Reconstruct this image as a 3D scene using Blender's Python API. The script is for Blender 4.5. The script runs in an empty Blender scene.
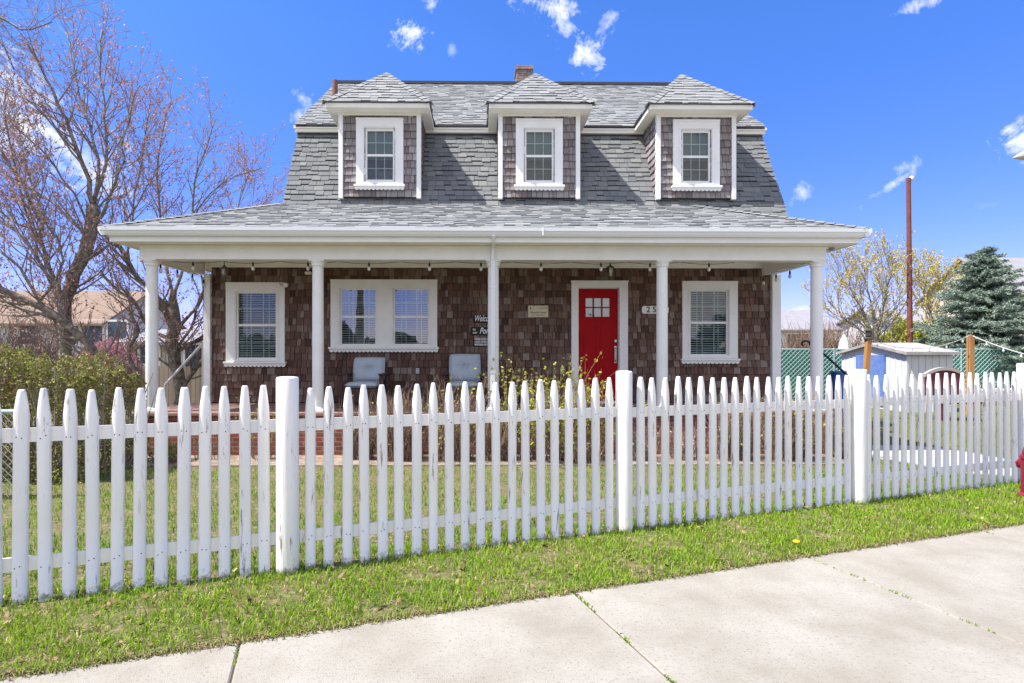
import bpy, math, random
import numpy as np
from mathutils import Vector

# ------------------------------------------------------------------ camera
C = bpy.data.collections.new('Place'); bpy.context.scene.collection.children.link(C)
S = bpy.context.scene
F = 540.0; EYE = 1.5; YAW = math.radians(0.7); CX = 487.6; CY = 355.0
cd = bpy.data.cameras.new('camera'); cam = bpy.data.objects.new('camera', cd); C.objects.link(cam)
cd.sensor_width = 36; cd.lens = F * 36 / 1024; cd.clip_start = 0.05; cd.clip_end = 3000
cd.shift_x = (512 - CX) / 1024; cd.shift_y = (CY - 341.5) / 1024
cam.location = (0, 0, EYE); cam.rotation_euler = (math.radians(90), 0, -YAW)
S.camera = cam
S.render.resolution_x = 1024; S.render.resolution_y = 683

def ray(px, py):
    u = (px - CX) / F; v = (CY - py) / F
    s, c = math.sin(YAW), math.cos(YAW)
    return (s + u * c, c - u * s, v)
def atY(px, py, Y):                       # world point on the plane y = Y
    d = ray(px, py); t = Y / d[1]
    return Vector((d[0] * t, Y, EYE + d[2] * t))
def atG(px, py, z=0.0):                   # world point on the ground
    d = ray(px, py); t = (z - EYE) / d[2]
    return Vector((d[0] * t, d[1] * t, z))

# ------------------------------------------------------------------ light
SD = Vector((1.04, 0.31, -1.84)).normalized()          # the way the sunlight travels
sun_el = math.asin(-SD.z); sun_rot = math.atan2(-SD.x, -SD.y)
sl = bpy.data.lights.new('sun', 'SUN'); sl.energy = 5.0; sl.angle = math.radians(0.5); sl.color = (1.0, 0.95, 0.87)
so = bpy.data.objects.new('sun', sl); C.objects.link(so); so.location = (-20, -5, 35)
so.rotation_euler = SD.to_track_quat('-Z', 'Y').to_euler()

S.view_settings.view_transform = 'Standard'; S.view_settings.look = 'None'
S.view_settings.gamma = 1; S.view_settings.use_curve_mapping = False
S.view_settings.exposure = 0.80

W = bpy.data.worlds.new('World'); S.world = W; W.use_nodes = True
nt = W.node_tree; N = nt.nodes; L = nt.links
for n in list(N): N.remove(n)
out = N.new('ShaderNodeOutputWorld'); bg = N.new('ShaderNodeBackground'); bg.inputs['Strength'].default_value = 0.15
L.new(bg.outputs[0], out.inputs[0])
sky = N.new('ShaderNodeTexSky'); sky.sky_type = 'NISHITA'; sky.sun_disc = False
sky.sun_elevation = sun_el; sky.sun_rotation = sun_rot; sky.air_density = 1.0; sky.dust_density = 0.35; sky.ozone_density = 3.0
hs = N.new('ShaderNodeHueSaturation'); hs.inputs['Saturation'].default_value = 1.24; hs.inputs['Value'].default_value = 1.05
hs.inputs['Hue'].default_value = 0.503
tint = N.new('ShaderNodeMix'); tint.data_type = 'RGBA'; tint.blend_type = 'MULTIPLY'; tint.inputs[0].default_value = 1.0
L.new(sky.outputs[0], tint.inputs[6]); tint.inputs[7].default_value = (.93, .90, 1.03, 1)
tc = N.new('ShaderNodeTexCoord')
sz = N.new('ShaderNodeSeparateXYZ'); L.new(tc.outputs['Generated'], sz.inputs[0])
hz = N.new('ShaderNodeMapRange'); hz.inputs['From Min'].default_value = 0; hz.inputs['From Max'].default_value = .5; L.new(sz.outputs[2], hz.inputs['Value'])
hm_ = N.new('ShaderNodeMix'); hm_.data_type = 'RGBA'; L.new(hz.outputs[0], hm_.inputs['Factor']); hm_.inputs[6].default_value = (.72, .62, .84, 1); hm_.inputs[7].default_value = (.97, .96, 1, 1)
m2_ = N.new('ShaderNodeMix'); m2_.data_type = 'RGBA'; m2_.blend_type = 'MULTIPLY'; m2_.inputs[0].default_value = 1; L.new(tint.outputs[2], m2_.inputs[6]); L.new(hm_.outputs[2], m2_.inputs[7])
L.new(m2_.outputs[2], hs.inputs['Color'])
def mth(op, a, b=None, c=None, clamp=False):
    m = N.new('ShaderNodeMath'); m.operation = op; m.use_clamp = clamp
    for i, x in enumerate((a, b, c)):
        if x is None: continue
        if isinstance(x, (int, float)): m.inputs[i].default_value = x
        else: L.new(x, m.inputs[i])
    return m.outputs[0]
noi = N.new('ShaderNodeTexNoise'); noi.inputs['Scale'].default_value = 14; noi.inputs['Detail'].default_value = 9
noi.inputs['Roughness'].default_value = 0.68; noi.inputs['Distortion'].default_value = 1.8
L.new(tc.outputs['Generated'], noi.inputs['Vector'])
nz = mth('SUBTRACT', noi.outputs['Fac'], 0.5)
noi2 = N.new('ShaderNodeTexNoise'); noi2.inputs['Scale'].default_value = 55; noi2.inputs['Detail'].default_value = 6
noi2.inputs['Roughness'].default_value = 0.7; L.new(tc.outputs['Generated'], noi2.inputs['Vector'])
nz2 = mth('SUBTRACT', noi2.outputs['Fac'], 0.5)
nsum = mth('MULTIPLY_ADD', nz, 2.6, mth('MULTIPLY', nz2, 1.9))
acc = None
# px, py, half width, half height, tilt(deg), density
CL = [(409,38,16,14,10,1.1),(549,7,28,13,-8,1.1),(560,27,11,12,15,.9),(590,58,15,20,12,1.1),(606,27,16,7,50,.75),(431,4,8,8,0,.8),(451,50,5,5,0,.6),
      (304,99,10,8,-50,.8),(301,117,10,7,20,.8),(802,191,14,8,20,.75),(893,184,28,5,32,.75),(905,168,14,7,0,.7),(1022,138,17,18,60,1.1),
      (921,4,18,6,0,.85),(799,311,14,6,0,.8),(735,255,25,8,10,.4),(35,128,75,42,-35,.95),(112,190,24,20,0,.8),(160,260,60,14,0,.5),(985,205,10,5,0,.3)]
for (px, py, sx, sy, tilt, dens) in CL:
    Nn = Vector(ray(px, py)).normalized()
    R = Nn.cross(Vector((0, 0, 1))).normalized(); U = R.cross(Nn).normalized()
    k = math.cos(math.atan(math.hypot((px-CX)/F, (CY-py)/F)))
    a = math.radians(tilt); e1 = (R * math.cos(a) + U * math.sin(a)) / (sx * k / F); e2 = (-R * math.sin(a) + U * math.cos(a)) / (sy * k / F)
    def dot(v):
        d = N.new('ShaderNodeVectorMath'); d.operation = 'DOT_PRODUCT'; d.inputs[1].default_value = v
        L.new(tc.outputs['Generated'], d.inputs[0]); return d.outputs['Value']
    x = dot(e1); y = dot(e2); z = dot(Nn)
    r = mth('SQRT', mth('MULTIPLY_ADD', x, x, mth('MULTIPLY', y, y)))
    f = mth('SUBTRACT', 1.0, r)
    f = mth('MULTIPLY', mth('GREATER_THAN', z, 0), mth('MULTIPLY', mth('MULTIPLY_ADD', nsum, 1.6, f), .8*dens, clamp=True))
    f = mth('MULTIPLY', f, min(dens, 1.0))
    acc = f if acc is None else mth('MAXIMUM', acc, f)
mix = N.new('ShaderNodeMix'); mix.data_type = 'RGBA'
L.new(acc, mix.inputs['Factor']); L.new(hs.outputs[0], mix.inputs[6]); mix.inputs[7].default_value = (4.3, 4.45, 4.7, 1)
# unseen broken cloud behind the photographer, added as neutral fill light
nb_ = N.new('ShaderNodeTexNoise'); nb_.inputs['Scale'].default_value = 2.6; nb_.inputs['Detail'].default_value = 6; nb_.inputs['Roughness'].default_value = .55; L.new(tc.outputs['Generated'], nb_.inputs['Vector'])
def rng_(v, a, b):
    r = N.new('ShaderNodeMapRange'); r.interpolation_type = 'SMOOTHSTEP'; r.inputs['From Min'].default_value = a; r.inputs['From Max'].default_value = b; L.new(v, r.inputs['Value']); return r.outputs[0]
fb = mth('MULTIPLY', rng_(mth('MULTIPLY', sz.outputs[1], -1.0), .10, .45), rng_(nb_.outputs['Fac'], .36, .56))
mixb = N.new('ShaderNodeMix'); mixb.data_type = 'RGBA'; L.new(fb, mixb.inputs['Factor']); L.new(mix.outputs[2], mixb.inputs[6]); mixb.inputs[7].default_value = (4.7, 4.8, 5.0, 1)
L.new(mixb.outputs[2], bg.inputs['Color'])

# ------------------------------------------------------------------ materials
MATS = {}
def mat(name, col, rough=.7, var=None, vscale=8, isl=0.0, isl_cols=None, bump=0, bscale=60, metal=0, spec=.4, stretch=None, dirt=None, dscale=3, dthr=.6, dwid=.06, trans=0, emis=None, stretch_dirt=None):
    """col base; var second colour by noise; isl_cols colours picked per mesh island; dirt third colour above a noise threshold"""
    if name in MATS: return MATS[name]
    m = bpy.data.materials.new(name); m.use_nodes = True; t = m.node_tree; b = t.nodes['Principled BSDF']
    b.inputs['Roughness'].default_value = rough; b.inputs['Metallic'].default_value = metal
    b.inputs['Specular IOR Level'].default_value = spec
    b.inputs['Base Color'].default_value = (*col, 1)
    src = None
    co = t.nodes.new('ShaderNodeNewGeometry')
    def vec(st):
        if not st: return co.outputs['Position']
        mp = t.nodes.new('ShaderNodeMapping'); mp.inputs['Scale'].default_value = st
        t.links.new(co.outputs['Position'], mp.inputs['Vector']); return mp.outputs[0]
    def noise(sc, st=None, det=4, rg=.6):
        n = t.nodes.new('ShaderNodeTexNoise'); n.inputs['Scale'].default_value = sc; n.inputs['Detail'].default_value = det; n.inputs['Roughness'].default_value = rg
        t.links.new(vec(st), n.inputs['Vector']); return n.outputs['Fac']
    def mixc(f, a, c):
        x = t.nodes.new('ShaderNodeMix'); x.data_type = 'RGBA'
        t.links.new(f, x.inputs['Factor'])
        for i, v in ((6, a), (7, c)):
            if isinstance(v, tuple): x.inputs[i].default_value = (*v, 1)
            else: t.links.new(v, x.inputs[i])
        return x.outputs[2]
    cur = col
    if isl_cols:
        r = t.nodes.new('ShaderNodeValToRGB'); r.color_ramp.interpolation = 'LINEAR'
        els = r.color_ramp.elements
        while len(els) < len(isl_cols): els.new(.5)
        for i, c in enumerate(isl_cols):
            els[i].position = i / (len(isl_cols) - 1); els[i].color = (*c, 1)
        t.links.new(co.outputs['Random Per Island'], r.inputs[0]); cur = r.outputs[0]
    if var:
        r = t.nodes.new('ShaderNodeMapRange'); r.inputs['From Min'].default_value = .35; r.inputs['From Max'].default_value = .65
        t.links.new(noise(vscale, stretch), r.inputs['Value'])
        if isl_cols:
            x = t.nodes.new('ShaderNodeMath'); x.operation = 'MULTIPLY'; x.inputs[1].default_value = .38; t.links.new(r.outputs[0], x.inputs[0]); f = x.outputs[0]
        else: f = r.outputs[0]
        cur = mixc(f, cur, var)
    if dirt:
        r = t.nodes.new('ShaderNodeMapRange'); r.inputs['From Min'].default_value = dthr; r.inputs['From Max'].default_value = dthr + dwid
        t.links.new(noise(dscale, stretch_dirt, 8, .7), r.inputs['Value']); cur = mixc(r.outputs[0], cur, dirt)
    if not isinstance(cur, tuple): t.links.new(cur, b.inputs['Base Color'])
    if bump:
        bp = t.nodes.new('ShaderNodeBump'); bp.inputs['Strength'].default_value = bump; bp.inputs['Distance'].default_value = .01
        t.links.new(noise(bscale, stretch, 5), bp.inputs['Height']); t.links.new(bp.outputs[0], b.inputs['Normal'])
    if trans:
        tr = t.nodes.new('ShaderNodeBsdfTranslucent'); ms = t.nodes.new('ShaderNodeMixShader'); ms.inputs[0].default_value = trans
        if isinstance(cur, tuple): tr.inputs[0].default_value = (*col, 1)
        else: t.links.new(cur, tr.inputs[0])
        o = t.nodes['Material Output']; t.links.new(b.outputs[0], ms.inputs[1]); t.links.new(tr.outputs[0], ms.inputs[2]); t.links.new(ms.outputs[0], o.inputs[0])
    MATS[name] = m; return m

def glass_mat(name, fac=.35, tint=(.75, .85, .85)):
    m = bpy.data.materials.new(name); m.use_nodes = True; t = m.node_tree
    for n in list(t.nodes): t.nodes.remove(n)
    o = t.nodes.new('ShaderNodeOutputMaterial'); ms = t.nodes.new('ShaderNodeMixShader')
    tr = t.nodes.new('ShaderNodeBsdfTransparent'); tr.inputs[0].default_value = (*tint, 1)
    gl = t.nodes.new('ShaderNodeBsdfGlossy'); gl.inputs['Roughness'].default_value = .015
    n = t.nodes.new('ShaderNodeTexNoise'); n.inputs['Scale'].default_value = 1.7; n.inputs['Detail'].default_value = 1
    bp = t.nodes.new('ShaderNodeBump'); bp.inputs['Strength'].default_value = .15; bp.inputs['Distance'].default_value = .03
    t.links.new(n.outputs['Fac'], bp.inputs['Height']); t.links.new(bp.outputs[0], gl.inputs['Normal'])
    fr = t.nodes.new('ShaderNodeFresnel'); fr.inputs[0].default_value = 1.5
    ad = t.nodes.new('ShaderNodeMath'); ad.operation = 'ADD'; ad.inputs[1].default_value = fac; ad.use_clamp = True
    t.links.new(fr.outputs[0], ad.inputs[0]); t.links.new(ad.outputs[0], ms.inputs[0])
    t.links.new(tr.outputs[0], ms.inputs[1]); t.links.new(gl.outputs[0], ms.inputs[2]); t.links.new(ms.outputs[0], o.inputs[0])
    return m

trim = mat('white_trim_paint', (.86, .86, .85), .45, var=(.80, .80, .78), vscale=3, dirt=(.60,.57,.52), dscale=5, dthr=.68)
cream = mat('bounce_tinted_soffit_paint', (.86, .83, .75), .5, var=(.80, .77, .69), vscale=2)  # yellowish tint of reflected light put into the paint colour
alu = mat('white_gutter_metal', (.78, .80, .82), .35, dirt=(.5,.5,.48), dscale=7, dthr=.68, stretch_dirt=(1,1,4))
fencew = mat('weathered_white_fence_paint', (.88, .86, .82), .55, var=(.79, .78, .76), vscale=7, bump=.6, bscale=60, stretch=(1, 1, .06),
             dirt=(.26, .23, .20), dscale=13, dthr=.60, dwid=.07, stretch_dirt=(1.9, 1.9, .22))
def foot_dirt(m):                                   # splashed soil and algae on the lowest decimetre
    t = m.node_tree; b = t.nodes['Principled BSDF']; old = b.inputs['Base Color'].links[0].from_socket
    g = t.nodes.new('ShaderNodeNewGeometry'); sp = t.nodes.new('ShaderNodeSeparateXYZ'); t.links.new(g.outputs['Position'], sp.inputs[0])
    n = t.nodes.new('ShaderNodeTexNoise'); n.inputs['Scale'].default_value = 30; n.inputs['Detail'].default_value = 8; n.inputs['Roughness'].default_value = .75; t.links.new(g.outputs['Position'], n.inputs['Vector'])
    r = t.nodes.new('ShaderNodeMapRange'); r.inputs['From Min'].default_value = .0; r.inputs['From Max'].default_value = .17; r.inputs['To Min'].default_value = .19; r.inputs['To Max'].default_value = -.34; t.links.new(sp.outputs[2], r.inputs['Value'])
    a = t.nodes.new('ShaderNodeMath'); a.operation = 'ADD'; t.links.new(n.outputs['Fac'], a.inputs[0]); t.links.new(r.outputs[0], a.inputs[1])
    r2 = t.nodes.new('ShaderNodeMapRange'); r2.inputs['From Min'].default_value = .50; r2.inputs['From Max'].default_value = .72; t.links.new(a.outputs[0], r2.inputs['Value'])
    x = t.nodes.new('ShaderNodeMix'); x.data_type = 'RGBA'; t.links.new(r2.outputs[0], x.inputs['Factor']); t.links.new(old, x.inputs[6]); x.inputs[7].default_value = (.20, .18, .13, 1)
    t.links.new(x.outputs[2], b.inputs['Base Color'])
foot_dirt(fencew)
nail = mat('rusted_nail', (.03, .025, .02), .8)
wallsh = mat('brown_cedar_shingle', (.1, .06, .05), .85, isl_cols=[(.05,.027,.020),(.19,.105,.077),(.11,.06,.045),(.25,.165,.125),(.085,.047,.035),(.17,.11,.088),(.30,.245,.21),(.13,.07,.05)],
             var=(.07, .036, .028), vscale=34, stretch=(1, 1, .07), bump=.9, bscale=70, dirt=(.34,.31,.29), dscale=6.0, dthr=.70, dwid=.02)
dorsh = mat('grey_weathered_shingle', (.2, .17, .18), .85, isl_cols=[(.15,.13,.13),(.31,.29,.295),(.19,.155,.15),(.46,.44,.445),(.23,.195,.19),(.37,.35,.352)],
            var=(.14, .10, .09), vscale=26, stretch=(1, 1, .09), bump=.6, bscale=70)
asph = mat('grey_asphalt_shingle', (.35, .36, .36), .95, isl_cols=[(.25,.26,.265),(.30,.31,.31),(.28,.29,.295),(.34,.35,.34),(.24,.25,.255),(.30,.31,.315),(.22,.23,.24),(.285,.295,.30)],
           var=(.26, .265, .265), vscale=120, bump=.5, bscale=260, spec=.15)
asph2 = mat('greenish_grey_asphalt_shingle', (.25, .26, .25), .95, isl_cols=[(.15,.16,.165),(.205,.215,.22),(.175,.185,.19),(.25,.255,.245),(.15,.16,.17),(.205,.215,.215),(.13,.14,.15)],
           var=(.18, .185, .185), vscale=120, bump=.5, bscale=260, spec=.15)
roofdeck = mat('roof_underlay', (.035, .035, .042), .95)
dark = mat('dark_room', (.015, .016, .018), .9)
blind = mat('white_blind', (.82, .82, .80), .6)
curtain = mat('grey_roller_shade', (.16, .26, .28), .7)
glass = glass_mat('window_glass', .05)
glass2 = glass_mat('reflective_window_glass', .20)
red = mat('red_door_paint', (.40, .003, .007), .5, bump=.12, bscale=14, spec=.12, var=(.34, .004, .008), vscale=3)
brick = None
def brick_mat(name, c1, c2, mort, sc, rot=False):
    m = bpy.data.materials.new(name); m.use_nodes = True; t = m.node_tree; b = t.nodes['Principled BSDF']; b.inputs['Roughness'].default_value = .9
    g = t.nodes.new('ShaderNodeNewGeometry'); sp = t.nodes.new('ShaderNodeSeparateXYZ'); t.links.new(g.outputs['Position'], sp.inputs[0])
    ad = t.nodes.new('ShaderNodeMath'); ad.operation = 'ADD'; t.links.new(sp.outputs[0], ad.inputs[0]); t.links.new(sp.outputs[1], ad.inputs[1])
    cb = t.nodes.new('ShaderNodeCombineXYZ'); t.links.new(ad.outputs[0], cb.inputs[0]); t.links.new(sp.outputs[2], cb.inputs[1])
    br = t.nodes.new('ShaderNodeTexBrick'); br.inputs['Scale'].default_value = sc
    br.inputs['Color1'].default_value = (*c1, 1); br.inputs['Color2'].default_value = (*c2, 1); br.inputs['Mortar'].default_value = (*mort, 1)
    br.inputs['Mortar Size'].default_value = .012; br.inputs['Brick Width'].default_value = .42; br.inputs['Row Height'].default_value = .15
    t.links.new(cb.outputs[0], br.inputs['Vector'])
    n = t.nodes.new('ShaderNodeTexNoise'); n.inputs['Scale'].default_value = 9; n.inputs['Detail'].default_value = 6
    mx = t.nodes.new('ShaderNodeMix'); mx.data_type = 'RGBA'; mx.blend_type = 'MULTIPLY'; mx.inputs[0].default_value = .7
    t.links.new(g.outputs['Position'], n.inputs['Vector']); t.links.new(br.outputs[0], mx.inputs[6])
    rr = t.nodes.new('ShaderNodeValToRGB'); rr.color_ramp.elements[0].position = .3; rr.color_ramp.elements[0].color = (.45, .45, .45, 1); rr.color_ramp.elements[1].position = .7
    rr.color_ramp.elements[1].color = (1.25, 1.2, 1.2, 1)
    t.links.new(n.outputs['Fac'], rr.inputs[0]); t.links.new(rr.outputs[0], mx.inputs[7]); t.links.new(mx.outputs[2], b.inputs['Base Color'])
    bp = t.nodes.new('ShaderNodeBump'); bp.inputs['Strength'].default_value = .6; bp.inputs['Distance'].default_value = .01; bp.invert = True
    t.links.new(br.outputs['Fac'], bp.inputs['Height']); t.links.new(bp.outputs[0], b.inputs['Normal'])
    return m
brick = brick_mat('red_brick', (.30, .085, .05), (.20, .055, .035), (.30, .25, .21), 2.0)
brick2 = brick_mat('weathered_chimney_brick', (.30, .19, .17), (.22, .15, .14), (.50, .46, .43), 2.4)
black = mat('black_metal', (.012, .012, .013), .4)
steel = mat('brushed_steel', (.6, .6, .6), .25, metal=1)
rust = mat('rust_brown_metal', (.22, .065, .045), .7, var=(.13, .045, .035), vscale=5)
bark = mat('grey_brown_bark', (.33, .29, .24), .9, var=(.11, .08, .062), vscale=14, bump=.8, bscale=35, dirt=(.38,.38,.32), dscale=9, dthr=.58, dwid=.05)
bark2 = mat('twig_bark', (.33, .285, .245), .85, var=(.20, .16, .135), vscale=6)
bud = mat('pink_bud', (.42, .19, .17), .7, isl_cols=[(.44,.20,.16),(.62,.38,.33),(.46,.24,.17),(.66,.44,.38)], trans=.3)

# ------------------------------------------------------------------ mesh helpers
class MB:
    def __init__(s): s.v = []; s.f = []; s.m = []; s.cur = 0
    def add(s, vs, fs, m=None):
        o = len(s.v); s.v += [tuple(v) for v in vs]
        for f in fs: s.f.append(tuple(i + o for i in f)); s.m.append(s.cur if m is None else m)
    def box(s, x0, x1, y0, y1, z0, z1, m=None, bev=0):
        if bev:
            b = min(bev, (x1-x0)*.45, (y1-y0)*.45, (z1-z0)*.45)
            # chamfered box: three slabs of 8 corners
            vs = []
            for (sx, sy, sz) in [(i, j, k) for i in (0, 1) for j in (0, 1) for k in (0, 1)]:
                X = (x0, x1)[sx]; Y = (y0, y1)[sy]; Z = (z0, z1)[sz]
                dx = b * (1 - 2*sx); dy = b * (1 - 2*sy); dz = b * (1 - 2*sz)
                vs += [(X, Y+dy, Z+dz), (X+dx, Y, Z+dz), (X+dx, Y+dy, Z)]
            I = lambda i, j, k, a: (i*4 + j*2 + k)*3 + a
            fs = []
            for i in (0, 1): fs.append((I(i,0,0,0), I(i,1,0,0), I(i,1,1,0), I(i,0,1,0)))
            for j in (0, 1): fs.append((I(0,j,0,1), I(1,j,0,1), I(1,j,1,1), I(0,j,1,1)))
            for k in (0, 1): fs.append((I(0,0,k,2), I(1,0,k,2), I(1,1,k,2), I(0,1,k,2)))
            for i in (0, 1):
                for j in (0, 1): fs.append((I(i,j,0,0), I(i,j,1,0), I(i,j,1,1), I(i,j,0,1)))
            for i in (0, 1):
                for k in (0, 1): fs.append((I(i,0,k,0), I(i,1,k,0), I(i,1,k,2), I(i,0,k,2)))
            for j in (0, 1):
                for k in (0, 1): fs.append((I(0,j,k,1), I(1,j,k,1), I(1,j,k,2), I(0,j,k,2)))
            for i in (0, 1):
                for j in (0, 1):
                    for k in (0, 1): fs.append((I(i,j,k,0), I(i,j,k,1), I(i,j,k,2)))
            s.add(vs, fs, m); return
        vs = [(x, y, z) for x in (x0, x1) for y in (y0, y1) for z in (z0, z1)]
        s.add(vs, [(0,1,3,2),(4,6,7,5),(0,4,5,1),(2,3,7,6),(0,2,6,4),(1,5,7,3)], m)
    def prism(s, pts, off, m=None):       # polygon of 3d points extruded by vector off
        n = len(pts); p = [Vector(a) for a in pts]; o = Vector(off)
        s.add(p + [a + o for a in p], [tuple(range(n)), tuple(range(2*n-1, n-1, -1))] + [(i, (i+1) % n, n + (i+1) % n, n + i) for i in range(n)], m)
    def tube(s, pts, rad, n=8, caps=True, m=None):
        pts = [Vector(p) for p in pts]; k = len(pts)
        if not hasattr(rad, '__len__'): rad = [rad] * k
        vs = []; up = None
        for i in range(k):
            t = (pts[min(i+1, k-1)] - pts[max(i-1, 0)])
            if t.length < 1e-9: t = Vector((0,0,1))
            t.normalize()
            if up is None:
                up = t.orthogonal().normalized()
            else:
                up = up - t * up.dot(t)
                up = up.normalized() if up.length > 1e-6 else t.orthogonal().normalized()
            w = t.cross(up)
            for j in range(n):
                a = 2*math.pi*j/n; vs.append(pts[i] + (up*math.cos(a) + w*math.sin(a)) * rad[i])
        fs = [(i*n+j, i*n+(j+1) % n, (i+1)*n+(j+1) % n, (i+1)*n+j) for i in range(k-1) for j in range(n)]
        if caps: fs += [tuple(range(n-1, -1, -1)), tuple(range((k-1)*n, k*n))]
        s.add(vs, fs, m)
    def lathe(s, c, prof, n=12, m=None):  # prof: (r, z) around the vertical axis at c
        c = Vector(c)
        vs = [(c.x + r*math.cos(2*math.pi*j/n), c.y + r*math.sin(2*math.pi*j/n), c.z + z) for r, z in prof for j in range(n)]
        k = len(prof)
        fs = [(i*n+j, i*n+(j+1) % n, (i+1)*n+(j+1) % n, (i+1)*n+j) for i in range(k-1) for j in range(n)]
        fs += [tuple(range(n-1, -1, -1)), tuple(range((k-1)*n, k*n))]
        s.add(vs, fs, m)
    def build(s, name, mats, parent=None, smooth=False, label=None):
        if not isinstance(mats, (list, tuple)): mats = [mats]
        off = worldloc(parent)
        me = bpy.data.meshes.new(name)
        me.from_pydata([(a[0]-off.x, a[1]-off.y, a[2]-off.z) for a in s.v], [], s.f)
        for m in mats: me.materials.append(m)
        me.polygons.foreach_set('material_index', s.m)
        if smooth: me.polygons.foreach_set('use_smooth', [True]*len(s.f))
        me.update(); o = bpy.data.objects.new(name, me); C.objects.link(o)
        if parent is not None: o.parent = parent
        if label: o['label'] = label
        return o
def worldloc(o):
    v = Vector((0, 0, 0))
    while o is not None: v += Vector(o.location); o = o.parent
    return v
def thing(name, label, cat, loc, group=None):
    o = bpy.data.objects.new(name, None); C.objects.link(o); o.location = loc; o.empty_display_size = .3
    o['label'] = label; o['category'] = cat
    if group: o['group'] = group
    return o
def tag(o, label=None, cat=None, group=None, kind=None):
    if label: o['label'] = label
    if cat: o['category'] = cat
    if group: o['group'] = group
    if kind: o['kind'] = kind
    return o
def polys_mesh(name, arr, mats, parent=None, midx=None):   # arr (N,k,3): N separate faces of k corners
    arr = np.asarray(arr, dtype=np.float32); n, k, _ = arr.shape
    off = worldloc(parent); arr = arr - np.array(off, dtype=np.float32)
    me = bpy.data.meshes.new(name); me.vertices.add(n*k); me.vertices.foreach_set('co', arr.reshape(-1))
    me.loops.add(n*k); me.loops.foreach_set('vertex_index', np.arange(n*k, dtype=np.int32))
    me.polygons.add(n); me.polygons.foreach_set('loop_start', np.arange(0, n*k, k, dtype=np.int32))
    if not isinstance(mats, (list, tuple)): mats = [mats]
    for m in mats: me.materials.append(m)
    if midx is not None: me.polygons.foreach_set('material_index', np.asarray(midx, dtype=np.int32))
    me.update(calc_edges=True); o = bpy.data.objects.new(name, me); C.objects.link(o)
    if parent is not None: o.parent = parent
    return o
def leaves(cen, size, rng, asp=.55, nrm=None):             # random leaf quads (diamond)
    cen = np.asarray(cen); n = len(cen)
    a = rng.normal(size=(n, 3)); a /= np.linalg.norm(a, axis=1)[:, None]
    b = rng.normal(size=(n, 3)); b -= (a*b).sum(1)[:, None]*a; b /= np.linalg.norm(b, axis=1)[:, None]
    s = (size * rng.uniform(.6, 1.3, n))[:, None]
    return np.stack([cen - a*s*.5, cen + b*s*asp*.5, cen + a*s*.5, cen - b*s*asp*.5], axis=1)

def clip(poly, cp):                                        # Sutherland-Hodgman, cp convex ccw
    res = poly
    for i in range(len(cp)):
        a = cp[i]; b = cp[(i+1) % len(cp)]; o = []; n = len(res)
        def side(p): return (b[0]-a[0])*(p[1]-a[1]) - (b[1]-a[1])*(p[0]-a[0])
        for j in range(n):
            p, q = res[j], res[(j+1) % n]; sp, sq = side(p), side(q)
            if sp >= 0: o.append(p)
            if sp*sq < 0:
                t = sp/(sp-sq); o.append((p[0]+(q[0]-p[0])*t, p[1]+(q[1]-p[1])*t))
        res = o
        if len(res) < 3: return []
    return res
def shingle(mb, pts, nrm, course, wr, thick, gap=.003, jit=0, seed=1, holes=(), lam=0, base=.004):
    """courses of shingles over a convex 3d polygon; its first edge is the eave line"""
    rnd = random.Random(seed)
    P = [Vector(p) for p in pts]; O = P[0]; U = (P[1]-P[0]).normalized(); Nn = Vector(nrm).normalized(); V = Nn.cross(U).normalized()
    if (P[2]-P[0]).dot(V) < 0: V = -V
    uv = [((p-O).dot(U), (p-O).dot(V)) for p in P]
    area = sum(uv[i][0]*uv[(i+1) % len(uv)][1] - uv[(i+1) % len(uv)][0]*uv[i][1] for i in range(len(uv)))
    if area < 0: uv = uv[::-1]
    u0, u1 = min(a[0] for a in uv), max(a[0] for a in uv); v1 = max(a[1] for a in uv); v0 = min(a[1] for a in uv)
    v = v0
    while v < v1 - .01:
        u = u0 - rnd.uniform(0, wr[1])
        while u < u1:
            w = rnd.uniform(*wr); j = rnd.uniform(-jit, jit)
            q = [(u+gap, v+j), (u+w-gap, v+j), (u+w-gap, v+course*1.06), (u+gap, v+course*1.06)]
            cu, cv = u+w/2, v+course/2; u += w
            ul, ur = u-w+gap, u-gap; drop = False
            for h in holes:
                if v+course > h[2] and v < h[3] and ur > h[0] and ul < h[1]:
                    if h[0]-ul > ur-h[1]: ur = h[0]
                    else: ul = h[1]
                    if ur-ul < .01: drop = True
            if drop: continue
            if lam and rnd.random() < .40: j = course*.27
            q = [(ul, v+j), (ur, v+j), (ur, v+course*1.06), (ul, v+course*1.06)]
            c = clip(q, uv)
            if len(c) < 3: continue
            tb = thick*rnd.uniform(.8, 1.2) + (lam if lam and rnd.random() < .45 else 0); n = len(c)
            top = [O + U*a + V*b + Nn*(base + tb*(1 - (b-v)/(course*1.06)*.85)) for a, b in c]
            bot = [O + U*a + V*b - Nn*.004 for a, b in c]
            mb.add(top+bot, [tuple(range(n))] + [(i, n+i, n+(i+1) % n, (i+1) % n) for i in range(n)])
        v += course
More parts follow.
